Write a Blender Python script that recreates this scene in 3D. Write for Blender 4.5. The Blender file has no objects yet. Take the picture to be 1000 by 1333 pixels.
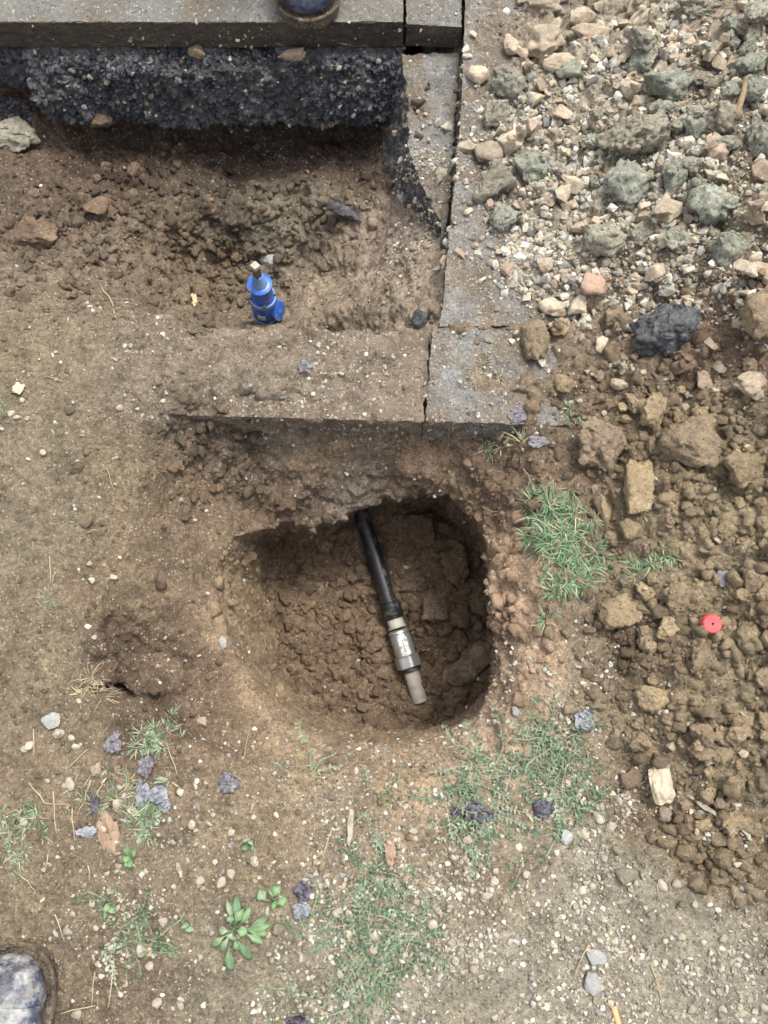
import bpy, bmesh, math, random
import numpy as np
from mathutils import Vector, Matrix, Euler
from mathutils.bvhtree import BVHTree
from mathutils.geometry import delaunay_2d_cdt, tessellate_polygon

# ------------------------------------------------------------------ camera, world, sun, exposure
S = bpy.context.scene
COL = S.collection
H, PITCH, FPX = 1.15, math.radians(14.0), 1046.0       # eye height (m), tilt from straight down, focal length in photo pixels
cam_d = bpy.data.cameras.new('camera'); cam = bpy.data.objects.new('camera', cam_d); COL.objects.link(cam)
cam.location = (0, 0, H); cam.rotation_euler = (PITCH, 0, 0)
cam_d.sensor_fit = 'VERTICAL'; cam_d.angle = 2 * math.atan(666.5 / FPX)
cam_d.clip_start = 0.02; cam_d.clip_end = 200
S.camera = cam
SUN_EL, SUN_AZ = math.radians(66), math.radians(38)    # azimuth clockwise from +Y
w = bpy.data.worlds.new('World'); S.world = w; w.use_nodes = True
nt = w.node_tree; bg = nt.nodes['Background']
sky = nt.nodes.new('ShaderNodeTexSky'); sky.sky_type = 'NISHITA'; sky.sun_disc = False
sky.sun_elevation = SUN_EL; sky.sun_rotation = SUN_AZ; sky.dust_density = 3.0; sky.air_density = 1.0
hsv = nt.nodes.new('ShaderNodeHueSaturation'); hsv.inputs['Saturation'].default_value = 0.3
nt.links.new(sky.outputs[0], hsv.inputs['Color']); nt.links.new(hsv.outputs[0], bg.inputs['Color'])
bg.inputs['Strength'].default_value = 0.15
sd = bpy.data.lights.new('sun', 'SUN'); sd.energy = 1.5; sd.angle = math.radians(16); sd.color = (1.0, 0.975, 0.94)
sun = bpy.data.objects.new('sun', sd); COL.objects.link(sun)
sdir = Vector((math.sin(SUN_AZ) * math.cos(SUN_EL), math.cos(SUN_AZ) * math.cos(SUN_EL), math.sin(SUN_EL)))
sun.rotation_euler = sdir.to_track_quat('Z', 'Y').to_euler(); sun.location = sdir * 5
vs = S.view_settings; vs.view_transform = 'Standard'; vs.look = 'None'; vs.gamma = 1.0; vs.use_curve_mapping = False
vs.exposure = 1.36

rnd = random.Random(7); rng = np.random.default_rng(7)

# ------------------------------------------------------------------ photo pixel -> direction / ground point
CP, SP = math.cos(PITCH), math.sin(PITCH)
def pdir(px, py):
    a, b = (px - 500) / FPX, (666.5 - py) / FPX
    return Vector((a, b * CP + SP, b * SP - CP))
def W(px, py, z=0.0):
    d = pdir(px, py); t = (z - H) / d.z
    return (d.x * t, d.y * t, z)

# ------------------------------------------------------------------ numpy noise
def _h(ix, iy, iz, s):
    h = (ix.astype(np.uint32) * np.uint32(374761393) + iy.astype(np.uint32) * np.uint32(668265263)
         + iz.astype(np.uint32) * np.uint32(2147483647) + np.uint32((s * 974711 + 12345) & 0xffffffff))
    h = (h ^ (h >> np.uint32(13))) * np.uint32(1274126177)
    h = (h ^ (h >> np.uint32(16))) * np.uint32(2246822519)
    return h ^ (h >> np.uint32(15))
def perlin(p, s=0):
    i = np.floor(p).astype(np.int64); f = p - i; u = f * f * f * (f * (f * 6 - 15) + 10)
    out = np.zeros(len(p))
    for dx in (0, 1):
        for dy in (0, 1):
            for dz in (0, 1):
                h = _h(i[:, 0] + dx, i[:, 1] + dy, i[:, 2] + dz, s)
                gx = (h & np.uint32(1023)) / 511.5 - 1; gy = ((h >> np.uint32(10)) & np.uint32(1023)) / 511.5 - 1
                gz = ((h >> np.uint32(20)) & np.uint32(1023)) / 511.5 - 1
                wgt = (u[:, 0] if dx else 1 - u[:, 0]) * (u[:, 1] if dy else 1 - u[:, 1]) * (u[:, 2] if dz else 1 - u[:, 2])
                out += wgt * (gx * (f[:, 0] - dx) + gy * (f[:, 1] - dy) + gz * (f[:, 2] - dz))
    return out
def fbm(p, o=3, s=0, gain=0.5):
    r = np.zeros(len(p)); a = 1.0
    for k in range(o):
        r += a * perlin(p * (2.03 ** k) + 17.3 * k, s + k); a *= gain
    return r
def worley(p, s=0):
    i = np.floor(p).astype(np.int64); f = p - i
    best = np.full(len(p), 9.0); bid = np.zeros(len(p))
    for dx in (-1, 0, 1):
        for dy in (-1, 0, 1):
            for dz in (-1, 0, 1):
                h = _h(i[:, 0] + dx, i[:, 1] + dy, i[:, 2] + dz, s)
                ox = (h & np.uint32(1023)) / 1023.0; oy = ((h >> np.uint32(10)) & np.uint32(1023)) / 1023.0
                oz = ((h >> np.uint32(20)) & np.uint32(1023)) / 1023.0
                d = (dx + ox - f[:, 0]) ** 2 + (dy + oy - f[:, 1]) ** 2 + (dz + oz - f[:, 2]) ** 2
                m = d < best; best = np.where(m, d, best); bid = np.where(m, ox, bid)
    return np.sqrt(best), bid
def lin(c):
    c = np.asarray(c, float) / 255.0
    return np.where(c <= 0.04045, c / 12.92, ((c + 0.055) / 1.055) ** 2.4)

# ------------------------------------------------------------------ mesh utilities
def mesh_np(name, V, T, col=None, smooth=True):
    me = bpy.data.meshes.new(name); V = np.ascontiguousarray(V, np.float32); T = np.ascontiguousarray(T, np.int32)
    me.vertices.add(len(V)); me.vertices.foreach_set('co', V.ravel())
    me.loops.add(T.size); me.loops.foreach_set('vertex_index', T.ravel())
    me.polygons.add(len(T)); me.polygons.foreach_set('loop_start', np.arange(0, T.size, T.shape[1], dtype=np.int32))
    me.polygons.foreach_set('use_smooth', np.full(len(T), smooth))
    if col is not None:
        a = me.attributes.new('col', 'FLOAT_COLOR', 'POINT')
        c = np.ones((len(V), 4), np.float32); c[:, :3] = col; a.data.foreach_set('color', c.ravel())
    me.update(calc_edges=True)
    return me
def add(name, me, mat=None, parent=None, label=None, cat=None, group=None, kind=None):
    o = bpy.data.objects.new(name, me); COL.objects.link(o)
    if mat is not None and me is not None and len(me.materials) == 0: me.materials.append(mat)
    if parent: o.parent = parent
    tag(o, label, cat, group, kind); return o
def tag(o, label=None, cat=None, group=None, kind=None):
    for k, v in (('label', label), ('category', cat), ('group', group), ('kind', kind)):
        if v: o[k] = v
    return o
def normals(V, T):
    a, b, c = V[T[:, 0]], V[T[:, 1]], V[T[:, 2]]
    n = np.cross(b - a, c - a); N = np.zeros_like(V)
    for k in range(3):
        for j in range(3): N[:, j] += np.bincount(T[:, k], n[:, j], len(V))
    return N / (np.linalg.norm(N, axis=1, keepdims=True) + 1e-12)
def refine(V, T, Lf, iters=14, extra=None):
    """split every edge longer than Lf(midpoint) until none is left; V may carry extra columns"""
    for _ in range(iters):
        E = np.sort(np.concatenate([T[:, [0, 1]], T[:, [1, 2]], T[:, [2, 0]]]), axis=1)
        key = E[:, 0].astype(np.int64) * len(V) + E[:, 1]
        uk, inv = np.unique(key, return_inverse=True)
        ea, eb = uk // len(V), uk % len(V)
        mid = (V[ea] + V[eb]) / 2
        ln = np.linalg.norm(V[ea, :3] - V[eb, :3], axis=1)
        sp = ln > Lf(mid)
        if not sp.any(): break
        idx = np.full(len(uk), -1, np.int64); idx[sp] = len(V) + np.arange(sp.sum())
        V = np.concatenate([V, mid[sp]])
        n = len(T); m = idx[inv]; m0, m1, m2 = m[:n], m[n:2 * n], m[2 * n:]
        s0, s1, s2 = m0 >= 0, m1 >= 0, m2 >= 0; cnt = s0.astype(int) + s1 + s2
        out = [T[cnt == 0]]
        k = cnt == 3
        a, b, c = T[k].T; x, y, z = m0[k], m1[k], m2[k]
        out += [np.stack(q, 1) for q in ((a, x, z), (x, b, y), (z, y, c), (x, y, z))]
        for r in range(3):
            R = np.roll(T, -r, axis=1); ms = [(m0, m1, m2), (m1, m2, m0), (m2, m0, m1)][r]
            k = (cnt == 1) & (ms[0] >= 0)
            a, b, c = R[k].T; x = ms[0][k]
            out += [np.stack((a, x, c), 1), np.stack((x, b, c), 1)]
            k = (cnt == 2) & (ms[0] >= 0) & (ms[1] >= 0)
            a, b, c = R[k].T; x, y = ms[0][k], ms[1][k]
            d1 = np.linalg.norm(V[x, :3] - V[c, :3], axis=1) < np.linalg.norm(V[a, :3] - V[y, :3], axis=1)
            out += [np.stack((x, b, y), 1)]
            out += [np.stack((a, x, c), 1)[d1], np.stack((x, y, c), 1)[d1], np.stack((a, x, y), 1)[~d1], np.stack((a, y, c), 1)[~d1]]
        T = np.concatenate(out)
    return V, T
def laplace(V, T, it=2, lam=0.5, pin=None):
    E = np.concatenate([T[:, [0, 1]], T[:, [1, 2]], T[:, [2, 0]]])
    a = np.concatenate([E[:, 0], E[:, 1]]); b = np.concatenate([E[:, 1], E[:, 0]])
    deg = np.bincount(a, minlength=len(V))[:, None] + 1e-9
    for _ in range(it):
        A = np.stack([np.bincount(a, V[b, j], len(V)) for j in range(3)], 1) / deg
        d = lam * (A - V[:, :3])
        if pin is not None: d[pin] = 0
        V = V.copy(); V[:, :3] += d
    return V
def res(base, slope=0.25):
    def f(M):
        ox = np.maximum(np.abs(M[:, 0]) - 0.80, 0); oy = np.maximum(np.maximum(M[:, 1] - 1.32, -0.5 - M[:, 1]), 0)
        return base + slope * np.hypot(ox, oy)
    return f

# ------------------------------------------------------------------ procedural materials
def new_mat(name):
    m = bpy.data.materials.new(name); m.use_nodes = True
    return m, m.node_tree, m.node_tree.nodes['Principled BSDF']
def N(nt, t, **kw):
    n = nt.nodes.new(t)
    for k, v in kw.items():
        if k in n.inputs: n.inputs[k].default_value = v
        else: setattr(n, k, v)
    return n
def mix(nt, a, b, fac, mode='MIX'):
    n = nt.nodes.new('ShaderNodeMix'); n.data_type = 'RGBA'; n.blend_type = mode
    for sock, v in ((n.inputs[0], fac), (n.inputs[6], a), (n.inputs[7], b)):
        if hasattr(v, 'links') or hasattr(v, 'is_linked'): nt.links.new(v, sock)
        elif isinstance(v, (tuple, list)): sock.default_value = (*v, 1) if len(v) == 3 else v
        else: sock.default_value = v
    return n.outputs[2]
def ramp(nt, src, pts):
    r = nt.nodes.new('ShaderNodeValToRGB'); e = r.color_ramp.elements
    while len(e) < len(pts): e.new(0.5)
    for q, (p, c) in zip(e, pts):
        q.position = p; q.color = (c, c, c, 1) if not isinstance(c, (tuple, list)) else (*c, 1)
    nt.links.new(src, r.inputs[0]); return r.outputs[0]
def noise(nt, scale, detail=4, rough=0.6, off=(0, 0, 0), objspace=False):
    if objspace: src = nt.nodes.new('ShaderNodeTexCoord').outputs['Object']
    else: src = nt.nodes.new('ShaderNodeNewGeometry').outputs['Position']
    m = nt.nodes.new('ShaderNodeVectorMath'); m.operation = 'ADD'; m.inputs[1].default_value = off
    nt.links.new(src, m.inputs[0])
    n = N(nt, 'ShaderNodeTexNoise'); n.inputs['Scale'].default_value = scale; n.inputs['Detail'].default_value = detail
    n.inputs['Roughness'].default_value = rough; nt.links.new(m.outputs[0], n.inputs['Vector']); return n.outputs[0]
def voro(nt, scale, feature='F1', rnd_=1.0):
    src = nt.nodes.new('ShaderNodeNewGeometry').outputs['Position']
    v = nt.nodes.new('ShaderNodeTexVoronoi'); v.feature = feature; v.inputs['Scale'].default_value = scale
    v.inputs['Randomness'].default_value = rnd_; nt.links.new(src, v.inputs['Vector']); return v
def bump(nt, bsdf, parts):
    prev = None
    for h, strength, dist in parts:
        b = nt.nodes.new('ShaderNodeBump'); b.inputs['Strength'].default_value = strength; b.inputs['Distance'].default_value = dist
        nt.links.new(h, b.inputs['Height'])
        if prev: nt.links.new(prev, b.inputs['Normal'])
        prev = b.outputs[0]
    nt.links.new(prev, bsdf.inputs['Normal'])
def specks(nt, base, scale, lo, hi, pale, dark, amt=0.7):
    """sparse pale and dark grains, one per voronoi cell"""
    v = voro(nt, scale)
    sep = nt.nodes.new('ShaderNodeSeparateColor'); nt.links.new(v.outputs['Color'], sep.inputs[0])
    core = ramp(nt, v.outputs['Distance'], [(0.25, 1.0), (0.5, 0.0)])
    def mul(a, b):
        m = nt.nodes.new('ShaderNodeMath'); m.operation = 'MULTIPLY'
        for q, s in ((a, m.inputs[0]), (b, m.inputs[1])):
            if isinstance(q, float): s.default_value = q
            else: nt.links.new(q, s)
        return m.outputs[0]
    fp = mul(mul(ramp(nt, sep.outputs[0], [(hi - 0.02, 0.0), (hi, 1.0)]), core), amt)
    fd = mul(mul(ramp(nt, sep.outputs[1], [(lo, 1.0), (lo + 0.02, 0.0)]), core), amt)
    return mix(nt, mix(nt, base, pale, fp), dark, fd)
def earthy(name, a, b=None, blend=(8, 0.42, 0.6), tint=None, grain=(260, 0.12, 0.86), pale=(0.5, 0.45, 0.37), dark=(0.05, 0.04, 0.03),
           amp=0.35, bmp=(1.0, 1.0), objvar=0.0, rough=0.92, spec=0.25, fine=420):
    m, nt, bs = new_mat(name)
    if a == 'attr':
        c = nt.nodes.new('ShaderNodeAttribute'); c.attribute_name = 'col'; c = c.outputs['Color']
    else:
        c = a
        if b is not None: c = mix(nt, a, b, ramp(nt, noise(nt, blend[0], 5, 0.65), [(blend[1], 0.0), (blend[2], 1.0)]))
    if objvar:
        oi = nt.nodes.new('ShaderNodeObjectInfo')
        c = mix(nt, c, ramp(nt, oi.outputs['Random'], [(0.0, 1 - objvar), (1.0, 1 + objvar)]), 1.0, 'MULTIPLY')
        if tint:
            wn = nt.nodes.new('ShaderNodeTexWhiteNoise'); wn.noise_dimensions = '1D'; nt.links.new(oi.outputs['Random'], wn.inputs['W'])
            c = mix(nt, c, tint, ramp(nt, wn.outputs['Value'], [(0.35, 0.0), (1.0, 0.8)]))
    v1 = ramp(nt, noise(nt, 22, 6, 0.68), [(0.28, 1 - amp), (0.5, 1.0), (0.74, 1 + amp * 0.8)])
    c = mix(nt, c, v1, 1.0, 'MULTIPLY')
    v2 = ramp(nt, noise(nt, 140, 4, 0.7, (3, 1, 7)), [(0.28, 1 - amp), (0.72, 1 + amp)])
    c = mix(nt, c, v2, 1.0, 'MULTIPLY')
    if grain:
        c = specks(nt, c, grain[0], grain[1], grain[2], pale, dark)
        c = specks(nt, c, grain[0] * 1.9, grain[1] + .1, grain[2] - .05, pale, dark, .45)
    nt.links.new(c, bs.inputs['Base Color'])
    bs.inputs['Roughness'].default_value = rough; bs.inputs['Specular IOR Level'].default_value = spec
    bump(nt, bs, [(noise(nt, 110, 6, 0.7), 1.0 * bmp[0], 0.012), (noise(nt, fine, 4, 0.7, (5, 5, 5)), 1.0 * bmp[1], 0.004)])
    return m
def plain(name, c, rough=0.5, spec=0.5, metal=0.0, c2=None, sc=40, lohi=(0.45, 0.65), bmp=0.0):
    m, nt, bs = new_mat(name)
    if c2 is not None:
        o = mix(nt, c, c2, ramp(nt, noise(nt, sc, 5, 0.65, (1, 2, 3)), [(lohi[0], 0.0), (lohi[1], 1.0)]))
        nt.links.new(o, bs.inputs['Base Color'])
        rr = ramp(nt, noise(nt, sc, 5, 0.65, (1, 2, 3)), [(lohi[0], rough), (lohi[1], 0.9)]); nt.links.new(rr, bs.inputs['Roughness'])
    else:
        bs.inputs['Base Color'].default_value = (*c, 1); bs.inputs['Roughness'].default_value = rough
    bs.inputs['Specular IOR Level'].default_value = spec; bs.inputs['Metallic'].default_value = metal
    if bmp: bump(nt, bs, [(noise(nt, 180, 5, 0.65), bmp, 0.003)])
    return m
M = {}
M['soil'] = earthy('soil', 'attr', grain=(240, 0.17, 0.84), amp=0.46, pale=tuple(lin((186, 174, 152))), dark=tuple(lin((84, 72, 60))))
M['crumb'] = earthy('crumb', 'attr', grain=None, amp=0.22)
M['concrete'] = earthy('concrete', tuple(lin((132, 130, 122))), tuple(lin((116, 105, 90))), blend=(11, 0.44, 0.66), grain=(190, 0.12, 0.84), pale=(0.52, 0.5, 0.46), dark=(0.07, 0.06, 0.05), amp=0.22, bmp=(0.8, 1))
M['muddy'] = earthy('muddy_concrete', tuple(lin((142, 127, 109))), tuple(lin((126, 111, 92))), blend=(9, 0.4, 0.62), grain=(200, 0.14, 0.78), pale=(0.55, 0.48, 0.42), dark=(0.07, 0.055, 0.045), amp=0.26)
M['pave'] = earthy('old_paving', tuple(lin((148, 145, 139))), tuple(lin((132, 118, 100))), blend=(13, 0.38, 0.58), grain=(240, 0.14, 0.8), pale=(0.55, 0.53, 0.48), dark=(0.06, 0.055, 0.05), amp=0.25)
M['cut'] = earthy('saw_cut_face', tuple(lin((74, 64, 52))), tuple(lin((54, 48, 40))), grain=(210, 0.1, 0.9), pale=(0.2, 0.16, 0.12), amp=0.3, bmp=(0.4, 0.7), rough=0.6, spec=0.4)
M['asphalt'] = earthy('asphalt', tuple(lin((66, 67, 69))), tuple(lin((112, 111, 110))), blend=(40, 0.42, 0.66), grain=(190, 0.12, 0.86), pale=(0.28, 0.27, 0.25), dark=(0.01, 0.01, 0.012), amp=0.5, rough=0.5, spec=0.5, bmp=(1.0, 1.0))
M['pale'] = earthy('pale_stone', tuple(lin((198, 183, 158))), tuple(lin((176, 158, 133))), blend=(30, 0.42, 0.68), tint=tuple(lin((166, 143, 124))), grain=None, amp=0.3, objvar=0.32, bmp=(0.7, 0.8), fine=600)
M['green'] = earthy('green_clay', tuple(lin((170, 170, 152))), tuple(lin((140, 143, 126))), blend=(25, 0.4, 0.66), tint=tuple(lin((168, 156, 134))), grain=(200, 0.14, 0.86), amp=0.4, objvar=0.15)
M['brown'] = earthy('brown_clod', tuple(lin((178, 157, 122))), tuple(lin((156, 135, 105))), blend=(20, 0.4, 0.66), tint=tuple(lin((154, 134, 112))), grain=(240, 0.08, 0.93), amp=0.28, objvar=0.16)
M['pebble'] = earthy('dull_pebble', tuple(lin((170, 161, 143))), tuple(lin((150, 140, 122))), blend=(30, .4, .66), tint=tuple(lin((146, 136, 120))), grain=None, amp=.25, objvar=.25, bmp=(.4, .5))
M['gravel'] = earthy('gravel', 'attr', grain=None, amp=0.15, bmp=(0.3, 0.5))

# ------------------------------------------------------------------ the ground: one sheet with trench, pit and spoil bank
PV, PP, CE = [], [], []            # real xyz, plan xy (layout used only for triangulating), constraint edges
CEN = np.array((-0.01, 0.14))
def P(x, y, z, k=None):
    if k is None: pl = (x, y)
    else: pl = tuple(CEN + k * (np.array((x, y)) - CEN))
    PV.append((x, y, z)); PP.append(pl); return len(PV) - 1
def px(*pts, k=None): return [P(*W(*q), k=k) for q in pts]
def line(ids, closed=False):
    for a, b in zip(ids, ids[1:]): CE.append((a, b))
    if closed: CE.append((ids[-1], ids[0]))
# open ground
px((0, 440, .0), (0, 560, .008), (0, 700, .0), (0, 850, .004), (0, 1000, 0), (0, 1150, .0), (0, 1320, 0), (100, 480, .006), (90, 560, .008), (100, 650, 0), (70, 780, .0),
   (80, 900, .004), (150, 1060, 0), (300, 1100, .0), (500, 1100, 0), (700, 1080, 0), (300, 1300, 0), (600, 1300, 0), (800, 1320, 0), (980, 1300, 0), (760, 900, .0),
   (745, 760, .003), (740, 650, .003), (790, 1060, .0), (100, 1250, 0), (450, 1200, .0), (830, 1200, .0))
# rim of the pit (ground level) round from north-west to south to east
line(px((222, 548, .0), (196, 600, .0), (172, 655, -.002), (140, 720, -.003), (120, 790, -.004), (138, 838, .0), (148, 885, .002), (185, 922, .002), (238, 958, .002), (292, 990, .0), (350, 1004, .0), (430, 1016, .0),
        (520, 1018, .0), (600, 1008, .0), (660, 985, .0), (702, 945, .0), (716, 890, .0), (718, 800, .0), (716, 720, .0), (708, 650, .0), (700, 600, .0), (690, 572, .0)))
# shallow shelf west of the pit
line(px((161, 842, -.08), (173, 890, -.085), (208, 922, -.085), (256, 952, -.082), (310, 976, -.07)))
px((200, 850, -.088), (240, 900, -.092), (230, 800, -.07), (270, 860, -.098), (185, 795, -.05), (290, 930, -.095))
px((210, 640, -.03), (212, 720, -.045), (225, 570, -.02), (250, 610, -.065), (300, 575, -.06), (262, 560, -.04), (330, 600, -.11), (255, 680, -.085), (290, 640, -.11), (240, 760, -.06))
# break line where the walls of the pit turn steep
iw = px((342, 676, -.185), (306, 700, -.125), (282, 740, -.12), (286, 795, -.105), (308, 855, -.108), (342, 910, -.108), (388, 948, -.10), (440, 966, -.10), (520, 974, -.10), (580, 960, -.10), (624, 935, -.10))
line(px((334, 770, -.30), (340, 830, -.31), (360, 885, -.31), (400, 938, -.30), (445, 957, -.30), (520, 962, -.30), (582, 950, -.30)), False) if False else None
ie = px((640, 895, -.09), (645, 830, -.085), (642, 760, -.085), (632, 700, -.10), (614, 662, -.12))
lip = px((585, 646, -.16), (540, 652, -.185), (500, 656, -.19), (460, 668, -.20), (412, 688, -.205), (366, 682, -.20))
line(iw + ie + lip, True)
px((668, 900, -.035), (676, 820, -.03), (674, 740, -.03), (660, 660, -.05), (640, 620, -.06), (650, 950, -.035), (590, 990, -.03), (500, 998, -.03), (430, 994, -.03), (365, 978, -.035))
# undercut below the lip and the overhanging east side, then the floor
und = []
for (x, y, z) in [PV[i] for i in ie]: und.append(P(x + .03, y, -.25, k=.70))
for q_, (x, y, z) in enumerate([PV[i] for i in lip]): und.append(P(x, y + (.075, .075, .07, .06, .03, .012)[q_], -.29, k=.70))
fl = []
for (x, y, z) in [PV[i] for i in ie]: fl.append(P(x + .045, y, -.43, k=.52))
for q_, (x, y, z) in enumerate([PV[i] for i in lip]): fl.append(P(x, y + (.07, .07, .06, .05, .02, .0)[q_], -.42, k=.52))
fl += px((352, 706, -.41), (346, 760, -.435), (358, 825, -.45), (376, 880, -.46), (415, 926, -.465), (480, 948, -.47), (555, 948, -.47), (606, 925, -.465), k=.52)
line(fl, True)
px((450, 760, -.445), (430, 850, -.455), (490, 745, -.45), (560, 720, -.42), (590, 770, -.42), (560, 850, -.45), (520, 845, -.46), (500, 900, -.465), (600, 880, -.45), (400, 780, -.44), (430, 700, -.43), (545, 700, -.425), (520, 920, -.46), k=.52)
# below the kerb front
kf = [P(x, .452, -.035) for x in (-.20, -.14, -.08, .03, .12, .19)]; line(kf)
kf2 = [P(x, .432, -.075) for x in (-.21, -.10, .03, .12, .17)]; line(kf2)
px((400, 610, -.115), (470, 600, -.11), (560, 605, -.11), (350, 620, -.13), (500, 635, -.165), (420, 650, -.185))
[P(x, .503, z) for x, z in ((-.33, .016), (-.27, .014), (-.20, .010), (-.12, .004), (-.04, .002), (.03, -.004), (.10, -.02))]
[P(x, y, z) for x, y, z in ((.10, .53, -.004), (.13, .49, -.003), (.155, .45, .0), (.17, .52, .004), (.18, .47, .006), (.22, .55, .006), (.24, .49, .012), (.22, .44, .008), (.29, .5, .014))]
[P(x, y, z) for x, y, z in ((-.31, .445, .010), (-.25, .458, .010), (-.19, .462, .006), (-.12, .464, .0), (-.31, .562, .012), (-.24, .552, .009), (-.17, .548, .005), (-.08, .545, .0), (-.37, .5, .012))]
# trench: south edge under the kerb and its bank of soil
line(px((-260, 395, .0), (-120, 398, .0), (0, 402, .0), (60, 414, .0), (130, 417, .0), (190, 428, -.005)))
kb = [P(x, .558, -.03) for x in (-.26, -.20, -.12, -.02, .06, .09)]; line(kb)
line([P(x, y, z) for x, y, z in ((-.30, .60, -.14), (-.23, .585, -.28), (-.14, .585, -.33), (-.06, .585, -.25), (.0, .585, -.14), (.05, .59, -.07))])
px((250, 345, -.32), (330, 350, -.36), (400, 340, -.33), (440, 365, -.28), (335, 405, -.37), (262, 405, -.32), (485, 335, -.21), (200, 380, -.22), (150, 355, -.18), (50, 300, -.13), (50, 350, -.09),
   (20, 385, -.03), (130, 395, -.07), (530, 330, -.10), (548, 395, -.06), (480, 395, -.14), (420, 412, -.23), (540, 300, -.11), (570, 360, -.05), (568, 420, -.045), (575, 320, -.06), (385, 420, -.28),
   (0, 250, -.15), (90, 320, -.13), (160, 300, -.20), (100, 262, -.185), (250, 268, -.25), (330, 268, -.265), (430, 262, -.24), (505, 245, -.18),
   (300, 310, -.30), (380, 300, -.30), (450, 300, -.24), (40, 222, -.17), (100, 226, -.215), (250, 226, -.25), (400, 226, -.255), (478, 215, -.235))
line(px((40, 190, -.195), (140, 186, -.245), (250, 184, -.272), (400, 184, -.28), (488, 178, -.265)))
kn = [P(x, y, z) for x, y, z in ((-1.0, 1.15, -.15), (-.8, 1.18, -.155), (-.6, 1.225, -.165), (-.4, 1.235, -.18), (-.2, 1.235, -.18), (-.05, 1.23, -.18), (.03, 1.22, -.17))]; line(kn)
[P(x, 1.26, -.085) for x in (-1.6, -1.1, -.8, -.5, -.2, .0)]
px((-250, 250, -.12), (-250, 320, -.09), (-120, 300, -.10), (-120, 230, -.13), (520, 150, -.16), (560, 150, -.09), (560, 230, -.09), (585, 200, -.07), (535, 210, -.14))
P(-1.15, .75, 0); P(-1.2, .95, 0); P(-1.2, 1.1, -.05)
# under the paving, then the heap of rubble lying on it
px((600, 450, -.03), (590, 520, -.03), (650, 480, -.025), (650, 530, -.025), (630, 380, -.02), (620, 300, -.022), (625, 230, -.015), (618, 150, -.015), (625, 60, -.02), (615, 15, -.025), (650, 90, -.006), (655, 170, -.004), (650, 250, -.003),
   (680, 330, .0), (690, 420, -.004), (660, 300, -.006), (680, 20, .006), (700, 540, -.01), (690, 480, -.004), (720, 120, .022), (720, 250, .022), (730, 360, .02), (740, 450, .012), (745, 530, .008), (800, 60, .045), (800, 200, .05), (800, 320, .045), (820, 420, .03), (830, 500, .03),
   (900, 100, .075), (900, 250, .085), (900, 350, .075), (920, 440, .075), (920, 520, .06), (1000, 100, .11), (1000, 260, .12), (1000, 400, .13), (985, 470, .10), (1150, 250, .15), (1150, 450, .14), (1300, 300, .10))
for x in (.10, .15, .2, .26): P(x, .583, .004); P(x, .560, -.02); P(x, .612, -.02)
# spoil bank of brown clods
px((762, 570, .0), (770, 640, .0), (800, 720, .002), (795, 790, .0), (800, 880, .0), (806, 960, .0), (850, 1075, .0), (885, 1145, .0), (950, 1178, .0), (1010, 1192, .0),
   (850, 570, .045), (850, 650, .035), (860, 740, .03), (870, 830, .035), (870, 920, .035), (910, 1020, .03), (950, 1110, .025), (930, 580, .075), (940, 680, .065), (950, 780, .06), (950, 900, .06), (960, 1000, .055),
   (1020, 600, .11), (1020, 750, .09), (1020, 900, .085), (1030, 1050, .06), (1120, 700, .12), (1120, 950, .10), (1100, 1130, .04), (1300, 700, .06), (1300, 1000, .03))
for x in (-1.6, -1.2): [P(x, y, 0) for y in (-.8, -.3, .2, .5)]
for x in (1.3, 1.7): [P(x, y, .03 if x < 1.5 else 0) for y in (-.3, .2)]
[P(x, -.8, 0) for x in (-.7, -.2, .3, .9, 1.6)]
[P(1.7, y, -.03) for y in (.6, 1.0, 1.5)]; [P(x, 1.6, -.03) for x in (.3, .8, 1.2)]; [P(x, 1.6, -.09) for x in (-1.4, -.8, -.3)]; [P(x, 1.3, -.05) for x in (.3,)]; P(.8, 1.35, .08); P(.5, 1.3, .02)
for a in range(16): P(32 * math.cos(a * math.pi / 8), 32 * math.sin(a * math.pi / 8), -.1 if math.sin(a * math.pi / 8) > -.1 else 0)
for a in range(12):
    y = 6 * math.sin(a * math.pi / 6); P(6 * math.cos(a * math.pi / 6), y, -.1 if y > .5 else 0)
cv, ce, cf, ov, oe, of = delaunay_2d_cdt([Vector(p) for p in PP], CE, [], 0, 1e-5)
RV = []
PPa, PVa = np.array(PP), np.array(PV)
for v, o in zip(cv, ov):
    if o: RV.append(PV[o[0]])
    else:
        d = ((PPa - np.array(v)) ** 2).sum(1); j = np.argsort(d)[:3]; wg = 1 / (d[j] + 1e-9); RV.append(tuple((PVa[j] * wg[:, None]).sum(0) / wg.sum()))
tri = []
for f in cf:
    for k in range(1, len(f) - 1): tri.append((f[0], f[k], f[k + 1]))
# columns: real xyz + plan xy
GV = np.concatenate([np.array(RV, float), np.array([tuple(v) for v in cv], float)], 1); GT = np.array(tri, np.int64)
GV, GT = refine(GV, GT, res(.018, .6))
GV = laplace(GV, GT, 2, 0.4)
GV, GT = refine(GV, GT, res(.0057, .6))
GV = laplace(GV, GT, 2, 0.4)

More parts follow.
